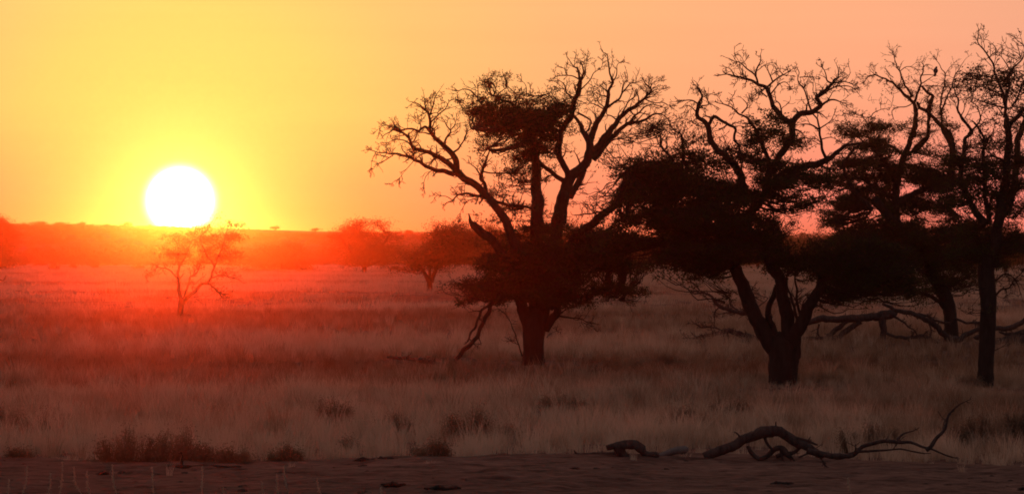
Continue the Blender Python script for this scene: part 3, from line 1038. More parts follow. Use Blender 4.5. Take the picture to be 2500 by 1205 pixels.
B.br('5', [(560, 280), (545, 235), (500, 195), (460, 165), (430, 155), (380, 132)], 13, 3)
B.br('5', [(547, 240), (550, 200), (570, 160), (575, 120)], 13, 5, kids=.6)
B.br('5', [(605, 300), (640, 268), (670, 245), (700, 230), (740, 205)], 13, 4)
B.br('5', [(640, 268), (620, 220), (612, 185)], 10, 4, kids=.7)
B.br('5', [(700, 232), (675, 210), (652, 215)], 7, 3)
B.br('5', [(620, 345), (650, 310), (668, 285), (705, 270), (740, 300)], 11, 3)
B.br('5', [(690, 455), (680, 390), (655, 370), (652, 340)], 12, 4)
B.br('5', [(608, 350), (570, 320), (545, 335)], 8, 3)
B.br('5', [(745, 492), (770, 455), (800, 435), (850, 430), (885, 415), (905, 395), (880, 360), (890, 340), (930, 310), (965, 275)], 34, 16, kids=.7)
B.br('5', [(965, 275), (975, 255), (995, 245), (1000, 210), (985, 175)], 12, 4, kids=.7)
B.br('5', [(962, 276), (935, 260), (930, 220), (905, 185)], 11, 3)
B.br('5', [(852, 430), (835, 380), (820, 330), (790, 290), (775, 250), (785, 215), (775, 185)], 12, 4, kids=.6)
B.br('5', [(785, 243), (820, 240), (860, 240)], 6, 3)
B.br('5', [(905, 395), (950, 365), (1000, 370), (1045, 395)], 14, 4, kids=1.2)
B.br('5', [(930, 320), (1000, 290), (1070, 295), (1110, 340)], 11, 3, kids=1.4)
B.br('5', [(965, 275), (1030, 268), (1085, 290)], 9, 3, kids=1.4)
B.br('5', [(885, 370), (860, 320), (858, 295)], 8, 3)
B.br('5', [(650, 820), (700, 780), (760, 745), (820, 728), (880, 714), (930, 690), (980, 660), (1030, 620), (1085, 598)], 60, 14, kids=.7)
B.br('5', [(932, 690), (910, 640), (905, 580), (890, 520), (880, 470), (860, 440)], 19, 8, kids=.4)
B.br('5', [(890, 525), (930, 500), (960, 470), (980, 430)], 9, 3, kids=.5)
B.br('5', [(890, 525), (840, 500), (790, 500)], 12, 5, kids=.4)
B.br('5', [(905, 580), (960, 570), (1000, 590)], 7, 3, kids=.6)
B.br('5', [(906, 612), (870, 595), (850, 590)], 6, 3, kids=.5)
B.br('5', [(930, 690), (940, 720), (928, 760)], 9, 3, kids=.7)
B.br('5', [(500, 900), (470, 800), (430, 720), (380, 670), (335, 640), (310, 600), (294, 540), (285, 500), (240, 470), (226, 440), (235, 390)], 50, 20, kids=.5)
B.br('5', [(235, 390), (252, 345), (225, 300), (215, 285)], 18, 5)
B.br('5', [(238, 392), (200, 370), (140, 370), (110, 375)], 10, 3)
B.br('5', [(230, 440), (190, 400), (160, 400)], 8, 3)
B.br('5', [(245, 400), (290, 390), (275, 340), (300, 330)], 9, 3, kids=1.3)
B.br('5', [(290, 505), (320, 460), (360, 480), (400, 500), (430, 510), (440, 540), (432, 590), (455, 620), (440, 680)], 20, 10, kids=.5)
B.br('5', [(300, 460), (270, 455), (250, 470)], 10, 4)
B.br('5', [(620, 720), (580, 600), (550, 540), (500, 470), (450, 430), (400, 400), (350, 390)], 26, 4, kids=.8)
B.br('5', [(470, 440), (500, 400), (478, 362)], 10, 4)
B.br('5', [(420, 420), (425, 385), (415, 370)], 6, 3)
B.br('5', [(180, 760), (150, 650), (140, 560), (100, 520)], 22, 6, kids=1.4)
B.br('5', [(240, 800), (60, 720), (-40, 700), (-150, 740)], 26, 8, kids=1.4)
B.br('5', [(100, 700), (40, 620), (20, 540), (-20, 500)], 18, 5, kids=1.6)
B.leaves('S2', [(1100, 120, 110, 75, .8), (1060, 200, 110, 70, 1.0), (1130, 300, 170, 120, 1.25), (1000, 330, 80, 70, .6), (1330, 290, 110, 90, 1.0),
                (780, 230, 80, 45, .7), (560, 400, 250, 120, 1.9), (300, 420, 190, 95, 1.5), (130, 440, 90, 55, .8), (600, 560, 330, 150, 2.4), (330, 560, 200, 110, 2.0),
                (900, 600, 250, 120, 2.0), (1150, 500, 200, 120, 1.5), (1250, 420, 130, 90, 1.1), (1400, 470, 130, 75, 1.1), (1470, 540, 110, 50, .9), (1300, 600, 120, 80, .9),
                (1400, 690, 110, 60, .8), (1520, 640, 90, 60, .7), (1000, 780, 220, 110, 1.8), (700, 760, 330, 150, 2.6), (420, 760, 260, 140, 2.0), (250, 900, 200, 110, 1.2),
                (600, 960, 300, 110, 2.0), (850, 950, 190, 100, 1.6), (760, 1080, 130, 50, 1.0), (560, 1060, 120, 40, .7), (1100, 920, 170, 110, 1.6), (770, 430, 90, 60, .8),
                (1010, 940, 130, 80, 1.4), (640, 250, 90, 50, .35)], lai=1.5)
B.leaves('6', [(180, 230, 150, 70, 1.5), (330, 290, 120, 45, 1.1), (380, 330, 70, 30, .6), (1150, 250, 170, 110, 1.7), (1300, 330, 190, 110, 1.7), (1000, 200, 140, 90, 1.5), (1250, 150, 250, 110, 1.8),
               (1500, 200, 230, 130, 1.8), (1550, 330, 200, 100, 1.6), (1300, 440, 180, 60, 1.2), (1180, 490, 90, 40, .8), (1460, 450, 130, 45, .9), (700, 60, 260, 60, 1.4),
               (1060, 330, 80, 40, .8), (900, 200, 130, 80, 1.5), (520, 440, 40, 50, .4), (1700, 380, 160, 70, 1.2)], lai=1.5)
B.leaves('S2', [(450, 200, 200, 75, .8), (250, 200, 150, 80, .45), (150, 330, 80, 60, .4), (100, 600, 90, 60, .6), (200, 710, 70, 40, .6), (650, 150, 80, 60, .5), (900, 300, 80, 60, .5),
                (1320, 160, 60, 60, .3), (1500, 700, 70, 50, .4), (1250, 800, 120, 60, .6)], bare=.8)
B.done()

# ---- the open tree behind, with the bird on it
D = Tree('camelthorn_tree', 'open layered camelthorn behind the forked tree, its crown carrying the perched bird', 'tree', 2322, 835)
D.br('6', [(2010, 765), (2010, 700), (2003, 600), (1985, 500), (1940, 400)], 88, 92, kids=0, trunk=True)
D.br('6', [(1945, 440), (1880, 300), (1800, 150), (1700, 40), (1620, -60), (1540, -130), (1500, -200)], 80, 56, kids=.3)
D.br('S4', [(470, 720), (470, 620), (470, 540), (490, 420), (530, 260), (580, 130), (610, 40), (620, -20)], 62, 34, kids=.7)
D.br('S3', [(860, 1230), (880, 1080), (885, 960), (870, 880), (830, 830), (740, 750), (660, 670), (560, 610), (470, 580), (390, 590), (340, 640)], 52, 8, kids=.9)
D.br('S3', [(470, 582), (455, 530), (460, 490)], 10, 4, kids=.8)
D.br('S3', [(400, 590), (350, 570), (300, 590)], 8, 3, kids=1.2)
D.br('S3', [(850, 800), (760, 650), (715, 540), (680, 450), (655, 385), (628, 345)], 28, 7, kids=.7)
D.br('S3', [(655, 390), (668, 365), (675, 338)], 10, 5, kids=.2)
D.br('S3', [(715, 540), (780, 490), (860, 495), (920, 540)], 10, 5, kids=.6)
D.br('S3', [(650, 600), (600, 560), (580, 520)], 10, 4, kids=.6)
D.br('S3', [(870, 860), (900, 780), (935, 700), (935, 600), (965, 540), (970, 480), (950, 440), (965, 415)], 30, 8, kids=.5)
D.br('S3', [(972, 490), (1000, 462), (1060, 475)], 10, 3, kids=.2)
D.br('S3', [(935, 580), (990, 572), (1050, 571), (1098, 574)], 11, 8, kids=.12, drift=.05, name='perch_branch')
D.br('S3', [(945, 665), (1010, 625), (1060, 590), (1095, 580), (1120, 590)], 13, 4, kids=.3, drift=.05)
D.br('S3', [(980, 690), (1060, 690), (1140, 690), (1200, 700)], 12, 5, kids=.9)
D.br('S3', [(950, 690), (1000, 750), (1060, 790), (1040, 880), (1020, 940)], 26, 36, kids=.4)
D.br('S3', [(900, 860), (930, 920), (990, 940), (1080, 1040), (1150, 1100), (1230, 1180), (1270, 1260)], 32, 50, kids=.6)
D.br('S3', [(880, 1380), (950, 1300), (1005, 1220), (1020, 1100), (1030, 950), (1045, 830)], 50, 28, kids=.6)
D.br('S3', [(1160, 1100), (1150, 900), (1155, 780), (1190, 690), (1190, 570), (1150, 500), (1110, 410), (1112, 330)], 26, 4, kids=.8)
D.br('S3', [(1112, 415), (1085, 405), (1062, 400)], 7, 3, kids=.3)
D.br('S3', [(1190, 580), (1230, 510), (1280, 450), (1275, 420)], 9, 3, kids=.8)
D.br('S3', [(1160, 940), (1210, 820), (1260, 700), (1290, 600), (1340, 510), (1390, 430), (1450, 375)], 22, 3, kids=.9)
D.br('S3', [(1210, 820), (1280, 770), (1330, 690), (1370, 680)], 10, 4)
D.br('S3', [(880, 850), (800, 900), (720, 910), (640, 945), (650, 1030)], 12, 9, kids=.4)
D.br('S3', [(420, 1010), (440, 975), (520, 935), (580, 935)], 12, 4, kids=.4)
D.br('S3', [(520, 935), (510, 860)], 7, 3, kids=.3)
D.br('S4', [(480, 600), (560, 540), (680, 490), (760, 470), (830, 420)], 54, 30, kids=.6)
D.br('S4', [(300, 640), (200, 540), (140, 460), (100, 360), (90, 300), (160, 200), (220, 150)], 40, 14, kids=.8)
D.br('S4', [(470, 560), (380, 500), (250, 430), (180, 400)], 34, 12, kids=.8)
D.br('S4', [(480, 450), (420, 330), (360, 250), (270, 160), (180, 100)], 34, 8, kids=.8)
D.br('S4', [(540, 240), (450, 180), (340, 130), (220, 100)], 26, 8, kids=.8)
D.br('S4', [(860, 470), (890, 300), (880, 150), (820, 60)], 60, 38, kids=.7)
D.br('S4', [(560, 240), (620, 180), (700, 90), (720, 40)], 26, 14, kids=.9)
D.br('S4', [(600, 680), (680, 640), (760, 620), (860, 620)], 16, 6, kids=1.4)
D.br('S4', [(620, 690), (625, 620), (620, 560)], 10, 5, kids=1)
D.br('6', [(1985, 560), (1900, 470), (1800, 430), (1650, 400)], 36, 14, kids=.8)
D.leaves('S4', [(240, 60, 210, 55, .9), (400, 30, 140, 50, .7), (80, 50, 90, 35, .5), (330, 170, 170, 75, 1.0), (200, 300, 160, 60, .9), (80, 290, 60, 60, .6), (380, 390, 190, 60, 1.1),
                (150, 420, 90, 80, .8), (270, 480, 180, 60, 1.0), (560, 430, 140, 50, .9), (620, 380, 100, 30, .8), (300, 590, 180, 60, 1.2), (120, 600, 90, 80, 1.0), (520, 620, 90, 50, .7),
                (800, 400, 150, 90, 1.1), (770, 210, 110, 70, .45), (640, 90, 100, 40, .7), (880, 260, 90, 120, .6), (700, 560, 120, 40, .35)], lai=1.5, leaf=.07)
D.leaves('S4', [(260, 330, 300, 260, .9), (640, 360, 260, 200, .8), (450, 560, 330, 130, .9), (840, 430, 180, 130, 1.1), (100, 560, 150, 140, 1.0), (60, 690, 150, 80, 1.2), (700, 620, 200, 90, .8)], lai=1.5, leaf=.07)
D.leaves('S4', [(300, 300, 280, 240, .5), (750, 400, 260, 230, .6), (1000, 300, 200, 260, .4)], bare=1.0)
D.leaves('S3', [(650, 720, 90, 40, .7), (860, 760, 70, 50, .7), (1130, 710, 80, 22, .8), (200, 1130, 180, 60, .9), (350, 1060, 130, 50, .8), (640, 1110, 170, 50, 1.0), (1150, 980, 130, 60, .7),
                (250, 960, 70, 30, .5), (1250, 1100, 130, 100, .6), (1100, 1130, 100, 70, .8)], lai=1.4, leaf=.07)
D.leaves('S3', [(340, 640, 50, 60, .6), (560, 800, 60, 40, .5), (1260, 720, 130, 130, .35), (1150, 800, 90, 80, .4), (830, 620, 90, 60, .3)], bare=.85)
D.leaves('S4', [(250, 800, 260, 110, 1.6), (650, 780, 260, 90, 1.7), (600, 950, 300, 120, 1.6), (950, 850, 200, 120, 1.5), (350, 980, 260, 110, 1.5), (100, 900, 160, 120, 1.3), (900, 1050, 220, 90, 1.2), (1200, 870, 150, 110, 1.1), (300, 1130, 300, 120, 1.4), (650, 1160, 280, 110, 1.2), (950, 1160, 190, 80, .9), (500, 850, 420, 120, 1.4), (1000, 760, 250, 70, 1.1)], lai=1.6, leaf=.08)
D.done()

# ---- the tall slim-trunked tree at the right edge
C = Tree('camelthorn_tree', 'tall camelthorn with one straight slim trunk at the right edge of the view', 'tree', 2403, 948)
C.br('6', [(2232, 1085), (2240, 950), (2248, 800), (2255, 650), (2262, 500), (2255, 400), (2245, 300), (2250, 200)], 106, 112, kids=.05, trunk=True)
C.br('S4', [(1190, 1050), (1210, 900), (1220, 760), (1240, 640), (1270, 480), (1290, 330), (1300, 180), (1300, 60), (1290, -20)], 90, 44, kids=.35)
C.br('S3', [(1850, 1240), (1840, 1060), (1830, 900), (1800, 790), (1770, 680), (1720, 540), (1680, 430), (1620, 340), (1570, 270), (1535, 210), (1545, 130), (1535, 75)], 44, 8, kids=.35)
C.br('S3', [(1545, 110), (1560, 95)], 6, 3, kids=.2)
C.br('S3', [(1530, 215), (1512, 185)], 8, 4, kids=.3)
C.br('S3', [(1600, 315), (1608, 260), (1585, 205)], 10, 4, kids=.15)
C.br('S3', [(1660, 410), (1675, 365), (1725, 325), (1715, 270), (1670, 230)], 13, 4, kids=.15)
C.br('S3', [(1675, 370), (1668, 320), (1672, 275)], 9, 4, kids=.15)
C.br('S3', [(1880, 530), (1820, 430), (1780, 370), (1730, 325)], 16, 5, kids=.4)
C.br('S3', [(1680, 480), (1620, 420), (1565, 390)], 9, 3, kids=.6)
C.br('S3', [(1830, 900), (1860, 700), (1880, 560), (1960, 450), (2010, 380), (2020, 300), (1980, 230), (1910, 150)], 34, 5, kids=.9)
C.br('S3', [(2010, 250), (1990, 180), (1980, 145)], 8, 3)
C.br('S3', [(1800, 790), (1700, 740), (1600, 700), (1480, 690), (1400, 680)], 20, 5, kids=.9)
C.br('S3', [(1740, 620), (1640, 590), (1540, 570), (1440, 560), (1370, 600)], 18, 5, kids=.9)
C.br('S3', [(1830, 920), (1740, 900), (1640, 870), (1540, 830), (1430, 810)], 22, 5, kids=.8)
C.br('S3', [(1840, 1050), (1760, 930), (1680, 860), (1600, 840)], 16, 6, kids=.8)
C.br('S3', [(2060, 900), (1960, 1000), (1880, 1080), (1870, 1200)], 40, 46, kids=.4)
C.br('S3', [(1900, 900), (1960, 800), (2000, 700), (2040, 560)], 24, 10, kids=1)
C.br('S4', [(1230, 720), (1330, 520), (1360, 330), (1370, 150), (1400, 40), (1440, -60)], 60, 40, kids=.5)
C.br('S4', [(1260, 700), (1310, 640), (1340, 560), (1380, 450)], 26, 14, kids=.9)
C.br('S4', [(1290, 700), (1360, 680), (1430, 600)], 14, 8, kids=1.2)
C.br('S4', [(1130, 740), (1040, 620), (980, 500), (950, 350), (980, 230), (985, 120), (1030, 60), (980, -20)], 56, 18, kids=.5)
C.br('S3', [(1440, 1200), (1460, 1150), (1380, 1040), (1340, 950), (1320, 830), (1290, 730)], 34, 12, kids=.8)
C.br('S3', [(1470, 1160), (1530, 1100), (1560, 1040), (1530, 910), (1480, 860)], 26, 7, kids=.7)
C.br('S3', [(1560, 1040), (1600, 930), (1640, 900)], 12, 4, kids=.8)
C.br('S3', [(1400, 1030), (1440, 960), (1470, 880)], 10, 4, kids=.7)
C.br('S4', [(1160, 740), (1130, 500), (1120, 300), (1120, 150), (1100, 60), (1060, 0)], 40, 16, kids=.6)
C.br('S4', [(1130, 140), (1180, 80), (1195, 30)], 16, 6, kids=.5)
C.br('S4', [(1130, 190), (1060, 180), (1000, 190)], 14, 8, kids=.8)
C.br('S4', [(1270, 280), (1180, 240), (1120, 260)], 20, 10, kids=.9)
C.br('6', [(2310, 445), (2345, 410), (2400, 390), (2440, 330), (2490, 290)], 16, 6, kids=.8, up=-.15)
C.br('6', [(2310, 345), (2380, 300), (2450, 350), (2480, 450)], 14, 5, kids=.8, up=-.2)
C.br('6', [(2300, 820), (2340, 800), (2370, 790)], 7, 3, kids=.5)
C.leaves('S3', [(1500, 600, 130, 40, .8), (1620, 630, 130, 60, .9), (1720, 560, 100, 60, .6), (1450, 690, 70, 22, .6), (1500, 800, 110, 35, .8), (1640, 760, 120, 50, .6), (1830, 640, 120, 90, .7),
                (1930, 520, 70, 70, .6), (1980, 640, 60, 80, .8), (1980, 380, 60, 25, .7), (1540, 480, 100, 25, .3), (1700, 950, 70, 80, .35), (1950, 760, 90, 70, .5), (1750, 1090, 80, 60, .35), (1980, 950, 70, 90, .5)], lai=1.3)
C.leaves('S4', [(1050, 370, 130, 100, .8), (1200, 330, 90, 90, .5), (1330, 400, 80, 130, .4), (1050, 520, 140, 70, .5), (1380, 600, 60, 100, .5), (1250, 180, 60, 100, .25), (900, 480, 130, 60, .7)], lai=1.3, bare=.3)
C.leaves('S4', [(1100, 800, 190, 70, 1.3), (1300, 790, 150, 70, 1.2), (1250, 930, 190, 100, 1.4), (1080, 980, 180, 110, 1.3), (1400, 880, 90, 110, 1.0)], lai=1.5)
C.leaves('S4', [(1100, 150, 150, 120, .4), (1020, 640, 80, 80, .5), (1400, 200, 70, 120, .5)], bare=.9)
C.leaves('S4', [(1120, 330, 230, 230, .8), (1380, 380, 100, 260, .9), (1000, 560, 200, 120, 1.0), (1250, 600, 200, 110, .8)], lai=2.0, bare=.3)
C.leaves('S3', [(1560, 620, 190, 90, .45), (1750, 700, 180, 160, .4), (1950, 700, 120, 260, .5), (1900, 1050, 150, 150, .5)], bare=.3)
C.leaves('6', [(2420, 330, 70, 60, .4), (2470, 430, 40, 60, .35), (2160, 520, 50, 60, .4), (2130, 430, 60, 60, .5)], bare=.8)
C.done()

# ---- young tree in front of the sun
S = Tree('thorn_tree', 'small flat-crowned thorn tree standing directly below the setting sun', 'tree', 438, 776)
S.br('7', [(556, 1112), (568, 1010), (578, 930)], 46, 58, kids=0, trunk=True)
S.br('7', [(572, 960), (556, 850), (545, 750), (546, 650), (565, 580), (610, 520), (640, 440)], 42, 10, kids=.5)
S.br('7', [(540, 720), (480, 660), (420, 622), (340, 610), (300, 650), (240, 672), (236, 720)], 16, 4, kids=.8)
S.br('7', [(600, 910), (635, 800), (660, 710), (720, 670), (760, 560)], 26, 8, kids=.7)
S.br('7', [(590, 960), (625, 920), (680, 870), (760, 790), (830, 768), (880, 800), (950, 860), (1000, 870), (1065, 888)], 42, 8, kids=.6)
S.br('7', [(940, 855), (970, 900), (1040, 910)], 12, 4)
S.br('7', [(830, 768), (870, 700), (900, 600), (960, 450), (1010, 300)], 26, 6, kids=.8)
S.br('7', [(870, 715), (960, 690), (1080, 712), (1180, 762)], 14, 4, kids=.8)
S.br('7', [(660, 720), (700, 780), (740, 740), (800, 700)], 8, 4, kids=.4)
S.br('7', [(610, 920), (700, 903), (790, 890), (830, 922)], 8, 3, kids=.3)
S.br('7', [(565, 925), (510, 900), (450, 905)], 6, 3, kids=.3)
S.br('7', [(900, 600), (800, 450), (760, 300)], 16, 6, kids=.7)
S.leaves('7', [(1020, 170, 90, 45, .7), (1090, 190, 60, 40, .5), (930, 190, 60, 50, .5), (760, 230, 110, 45, .8), (850, 330, 180, 100, .9), (1050, 330, 130, 100, .9), (620, 330, 160, 70, .8), (560, 480, 220, 100, .8), (850, 500, 220, 110, .8),
               (1080, 520, 120, 90, .7), (380, 540, 110, 50, .5), (980, 680, 150, 70, .35), (1000, 800, 90, 50, .3)], lai=1.0, leaf=.09, per=26, pad=.16)
S.done()


def small_tree(name, label, px, py, trunk_w, limbs, ells, leaf=.14, per=30, pad=.4, lai=1.7, group=None, kids=.6, Y=None, cat='tree'):
    t = Tree(name, label, cat, px, py, group=group, Y=Y)
    t.br('F', limbs[0], trunk_w, trunk_w * .9, kids=0, trunk=True)
    for l in limbs[1:]:
        t.br('F', l[0], l[1], l[2], kids=kids * 2 / max(1.0, t.sc / .015), klen=1.6, lvl=1)
    t.leaves('F', ells, lai=lai, leaf=leaf, per=per, pad=pad, spray=2, maxreach=2.5, maxdepth=3.5)
    t.done()
    return t


small_tree('thorn_tree', 'thorn tree with a forked trunk just left of the big half-bare tree', 1048, 712, 14,
           [[(1048, 713), (1049, 695), (1050, 682)], ([(1048, 690), (1040, 672), (1028, 655), (1010, 630)], 11, 5), ([(1052, 688), (1060, 668), (1072, 640), (1095, 600)], 12, 5), ([(1050, 680), (1050, 650), (1056, 600), (1065, 565)], 8, 4)],
           [(1100, 562, 55, 15, 1.4), (1062, 575, 25, 12, .9), (1060, 600, 55, 32, 1.3), (1110, 600, 60, 35, 1.5), (1040, 635, 55, 26, 1.5), (1085, 640, 45, 26, 1.3), (1130, 585, 40, 25, 1.2), (1010, 645, 22, 14, 1.0)], leaf=.11)
small_tree('thorn_tree', 'broad umbrella-shaped thorn tree alone on the plain between the sun and the big trees', 889, 669, 11,
           [[(889, 670), (890, 655), (891, 645)], ([(890, 655), (870, 630), (845, 600), (830, 575)], 8, 4), ([(891, 652), (910, 625), (940, 590), (950, 570)], 8, 4), ([(891, 650), (890, 610), (875, 570), (870, 550)], 8, 4), ([(892, 650), (920, 640), (960, 620)], 7, 3)],
           [(870, 545, 28, 8, 1.6), (920, 551, 32, 8, 1.4), (840, 563, 34, 9, 1.3), (890, 570, 62, 14, 1.4), (950, 568, 22, 12, 1.0), (890, 600, 75, 28, 1.5), (890, 632, 62, 22, 1.5), (950, 610, 30, 26, 1.1), (825, 585, 22, 18, 1.0)], leaf=.16, pad=.5)
small_tree('thorn_tree', 'dark rounded thorn tree cut by the left edge of the view', 2, 662, 12,
           [[(2, 654), (0, 635), (-2, 620)], ([(0, 630), (15, 590), (18, 555)], 8, 4), ([(-2, 630), (-25, 580), (-30, 540)], 8, 4)],
           [(-5, 540, 28, 22, 2.0), (15, 556, 20, 16, 1.6), (5, 580, 34, 36, 2.4), (0, 620, 36, 32, 2.4), (-50, 570, 40, 45, 1.6)], leaf=.16, pad=.5)
small_tree('thorn_tree', 'wide dark thorn bush on the far side of the plain right of the sun', 690, 662, 9,
           [[(690, 663), (690, 650), (688, 640)], ([(690, 650), (660, 625), (640, 610)], 6, 3), ([(690, 650), (715, 625), (730, 610)], 6, 3)],
           [(690, 612, 60, 18, 1.2), (660, 635, 55, 22, 1.5), (715, 638, 45, 20, 1.5), (610, 640, 40, 18, 1.0)], leaf=.18, pad=.55, cat='bush')
small_tree('thorn_tree', 'bushy thorn tree half hidden behind the stub of the big half-bare tree', 1185, 664, 9,
           [[(1185, 666), (1185, 650), (1186, 635)], ([(1185, 650), (1165, 610), (1160, 580)], 7, 3), ([(1186, 645), (1210, 600), (1220, 575)], 7, 3)],
           [(1175, 575, 40, 20, 1.2), (1215, 580, 45, 26, 1.3), (1190, 610, 60, 30, 1.6), (1180, 640, 60, 22, 1.5), (1240, 620, 40, 30, 1.2)], leaf=.16, pad=.5)
small_tree('thorn_tree', 'round thorn tree standing far off between the two largest trees', 1648, 668, 8,
           [[(1648, 670), (1648, 650), (1648, 640)], ([(1648, 648), (1630, 620), (1615, 600)], 6, 3), ([(1648, 646), (1665, 615), (1680, 595)], 6, 3)],
           [(1600, 600, 70, 26, 1.2), (1650, 590, 70, 28, 1.2), (1560, 620, 60, 26, 1.2), (1640, 625, 60, 20, 1.2), (1480, 630, 60, 25, 1.2)], leaf=.17, pad=.5)
small_tree('thorn_tree', 'thorn tree far behind the forked tree, seen under its crown', 1850, 655, 8,
           [[(1850, 657), (1850, 640), (1850, 630)], ([(1850, 642), (1830, 610), (1820, 590)], 6, 3), ([(1850, 640), (1880, 605), (1890, 590)], 6, 3)],
           [(1830, 600, 60, 28, 1.2), (1890, 605, 70, 30, 1.2), (1790, 625, 50, 22, 1.2), (1960, 620, 60, 30, 1.2)], leaf=.18, pad=.55)
small_tree('thorn_tree', 'leafy thorn tree filling the background at the right behind the slim trunk', 2455, 668, 9,
           [[(2455, 672), (2455, 650), (2455, 635)], ([(2455, 648), (2430, 600), (2420, 570)], 7, 3), ([(2455, 645), (2485, 600), (2495, 570)], 7, 3)],
           [(2420, 590, 60, 35, 1.3), (2480, 585, 50, 40, 1.3), (2450, 625, 70, 26, 1.5), (2380, 625, 50, 30, 1.2), (2300, 610, 60, 32, 1.2)], leaf=.17, pad=.5)
# low bushes in front of the far edge of the plain
for i, (px, py, w_, h_, lab) in enumerate([
        (232, 657, 16, 22, 'small dark bush at the far edge of the plain left of the sun'),
        (132, 661, 22, 14, 'low wide bush at the far edge of the plain near the left edge tree'),
        (100, 650, 24, 14, 'grey bush tight against the scrub near the left edge tree'),
        (178, 658, 9, 14, 'tiny upright bush between two larger ones left of the sun'),
        (340, 660, 26, 12, 'low bush at the plain\'s far edge left of the tree under the sun'),
        (962, 664, 26, 14, 'low bush just right of the umbrella-shaped tree'),
        (1200, 680, 22, 14, 'low bush in the plain beside the big tree, under its left foliage'),
        (365, 682, 14, 8, 'small scrub tuft left of the young tree under the sun')]):
    Y = ground_dist(py); sc = Y / F
    b = wp(px, py, Y)
    e = empty('thorn_bush', (b[0], Y, gz(b[0], Y)))
    tag(e, lab, 'bush', 'low bushes along the far edge of the plain')
    n = 60
    u = rng.normal(0, 1, (n, 3)); u /= np.linalg.norm(u, axis=1, keepdims=True); u *= rng.uniform(0, 1, (n, 1)) ** .4
    c = np.array([b[0], Y, h_ * sc * .5]) + u * np.array([w_ * sc * .5, w_ * sc * .5, h_ * sc * .45])
    Vn, Fn = leaf_quads(c, 22, .22, .15, rng, .7)
    Vn[:, 2] = np.maximum(Vn[:, 2], .02 + rng.uniform(0, .02, len(Vn)))
    fo = mesh_obj('foliage', Vn, Fn, M_SCRUB, e); fo['kind'] = 'stuff'
    tb = Tubes()
    for k in range(0, n, 4):
        tb.add([np.array([b[0], Y, -.05]), np.array([b[0], Y, 0]) * .5 + c[k] * .5 + rng.normal(0, .1, 3), c[k]], [.05, .035, .01], 3)
    so = tb.build('stems', M_TWIG, e)
# lone trees on the dune crest
for i, (px, top, w_, lab) in enumerate([
        (101, 541, 24, 'small flat tree on the dune crest, nearest to the left edge'),
        (200, 543, 16, 'small tree on the dune crest, second from the left'),
        (312, 543, 18, 'small stocky tree on the dune crest just left of the sun'),
        (672, 553, 22, 'small tree on the dune crest right of the sun'),
        (770, 558, 18, 'small tree on the dune crest left of the umbrella-shaped tree'),
        (997, 563, 18, 'low tree on the dune crest right of the umbrella-shaped tree')]):
    Y = RIDGE_Y - 8; sc = Y / F
    b = wp(px, top, Y); zt = b[2]; zb = ridge_z(b[0], Y)
    e = empty('crest_tree', (b[0], Y, zb))
    tag(e, lab, 'tree', 'trees along the dune crest')
    hh = zt - zb
    tb = Tubes(); tb.add([(b[0], Y, zb - .1), (b[0] + .1, Y, zb + hh * .5)], [.14, .09], 6)
    tb.build('trunk', M_BARK, e)
    n = 26
    c = np.array([b[0], Y, zb + hh * .72]) + rng.normal(0, 1, (n, 3)) * np.array([w_ * sc * .26, w_ * sc * .26, hh * .13])
    Vn, Fn = leaf_quads(c, 30, .28, .2, rng, .5)
    fo = mesh_obj('foliage', Vn, Fn, M_SCRUB, e); fo['kind'] = 'stuff'

# ------------------------------------------------------------------ dead wood


def dead(name, label, base_px, base_py, runs, mat=M_DEAD, cat='dead wood', Y=None, kids=0.0, dy=0.0, lvl=1, parts=None):
    t = Tree(name, label, cat, base_px, base_py, Y=Y, drift=.25 if (Y or 99) > 60 else .05, bark=mat, twig=mat)
    for i, r in enumerate(runs):
        reg, pts, w0, w1 = r[:4]
        kd = r[4] if len(r) > 4 else kids
        t.br(reg, pts, w0, w1, kids=kd, name='log' if (w0 / RG[reg][2]) > 12 else 'branch', depth=(0 if i == 0 else None), lvl=lvl, rough=.19, klen=.7)
    t.done()
    return t


YL = ground_dist(1122)
dead('arched_log', 'long arched dead log at the edge of the bare soil, raised off the ground', 1855, 1119, [
    ('8', [(940, 430), (1000, 402), (1080, 372), (1160, 338), (1230, 306), (1270, 300)], 42, 56, 0),
    ('8', [(1265, 300), (1310, 302), (1350, 330), (1400, 366), (1460, 398), (1520, 420)], 56, 28, 0),
    ('8', [(1390, 340), (1440, 350), (1490, 362)], 26, 8, 0),
    ('8', [(1120, 350), (1105, 320), (1085, 308)], 14, 6, 0),
    ('8', [(1288, 290), (1288, 258)], 10, 6, 0),
    ('8', [(1230, 325), (1245, 362), (1270, 392)], 16, 12, 0),
    ('8', [(1150, 375), (1165, 405), (1190, 430), (1215, 440)], 18, 22, 0),
    ('8', [(1215, 438), (1250, 420), (1280, 392), (1310, 384), (1335, 400), (1350, 425)], 22, 26, .2),
    ('8', [(1290, 425), (1330, 415), (1380, 405), (1410, 375), (1440, 350)], 22, 12, .2),
    ('8', [(1310, 400), (1318, 420), (1322, 442)], 12, 6, .2),
], Y=YL)
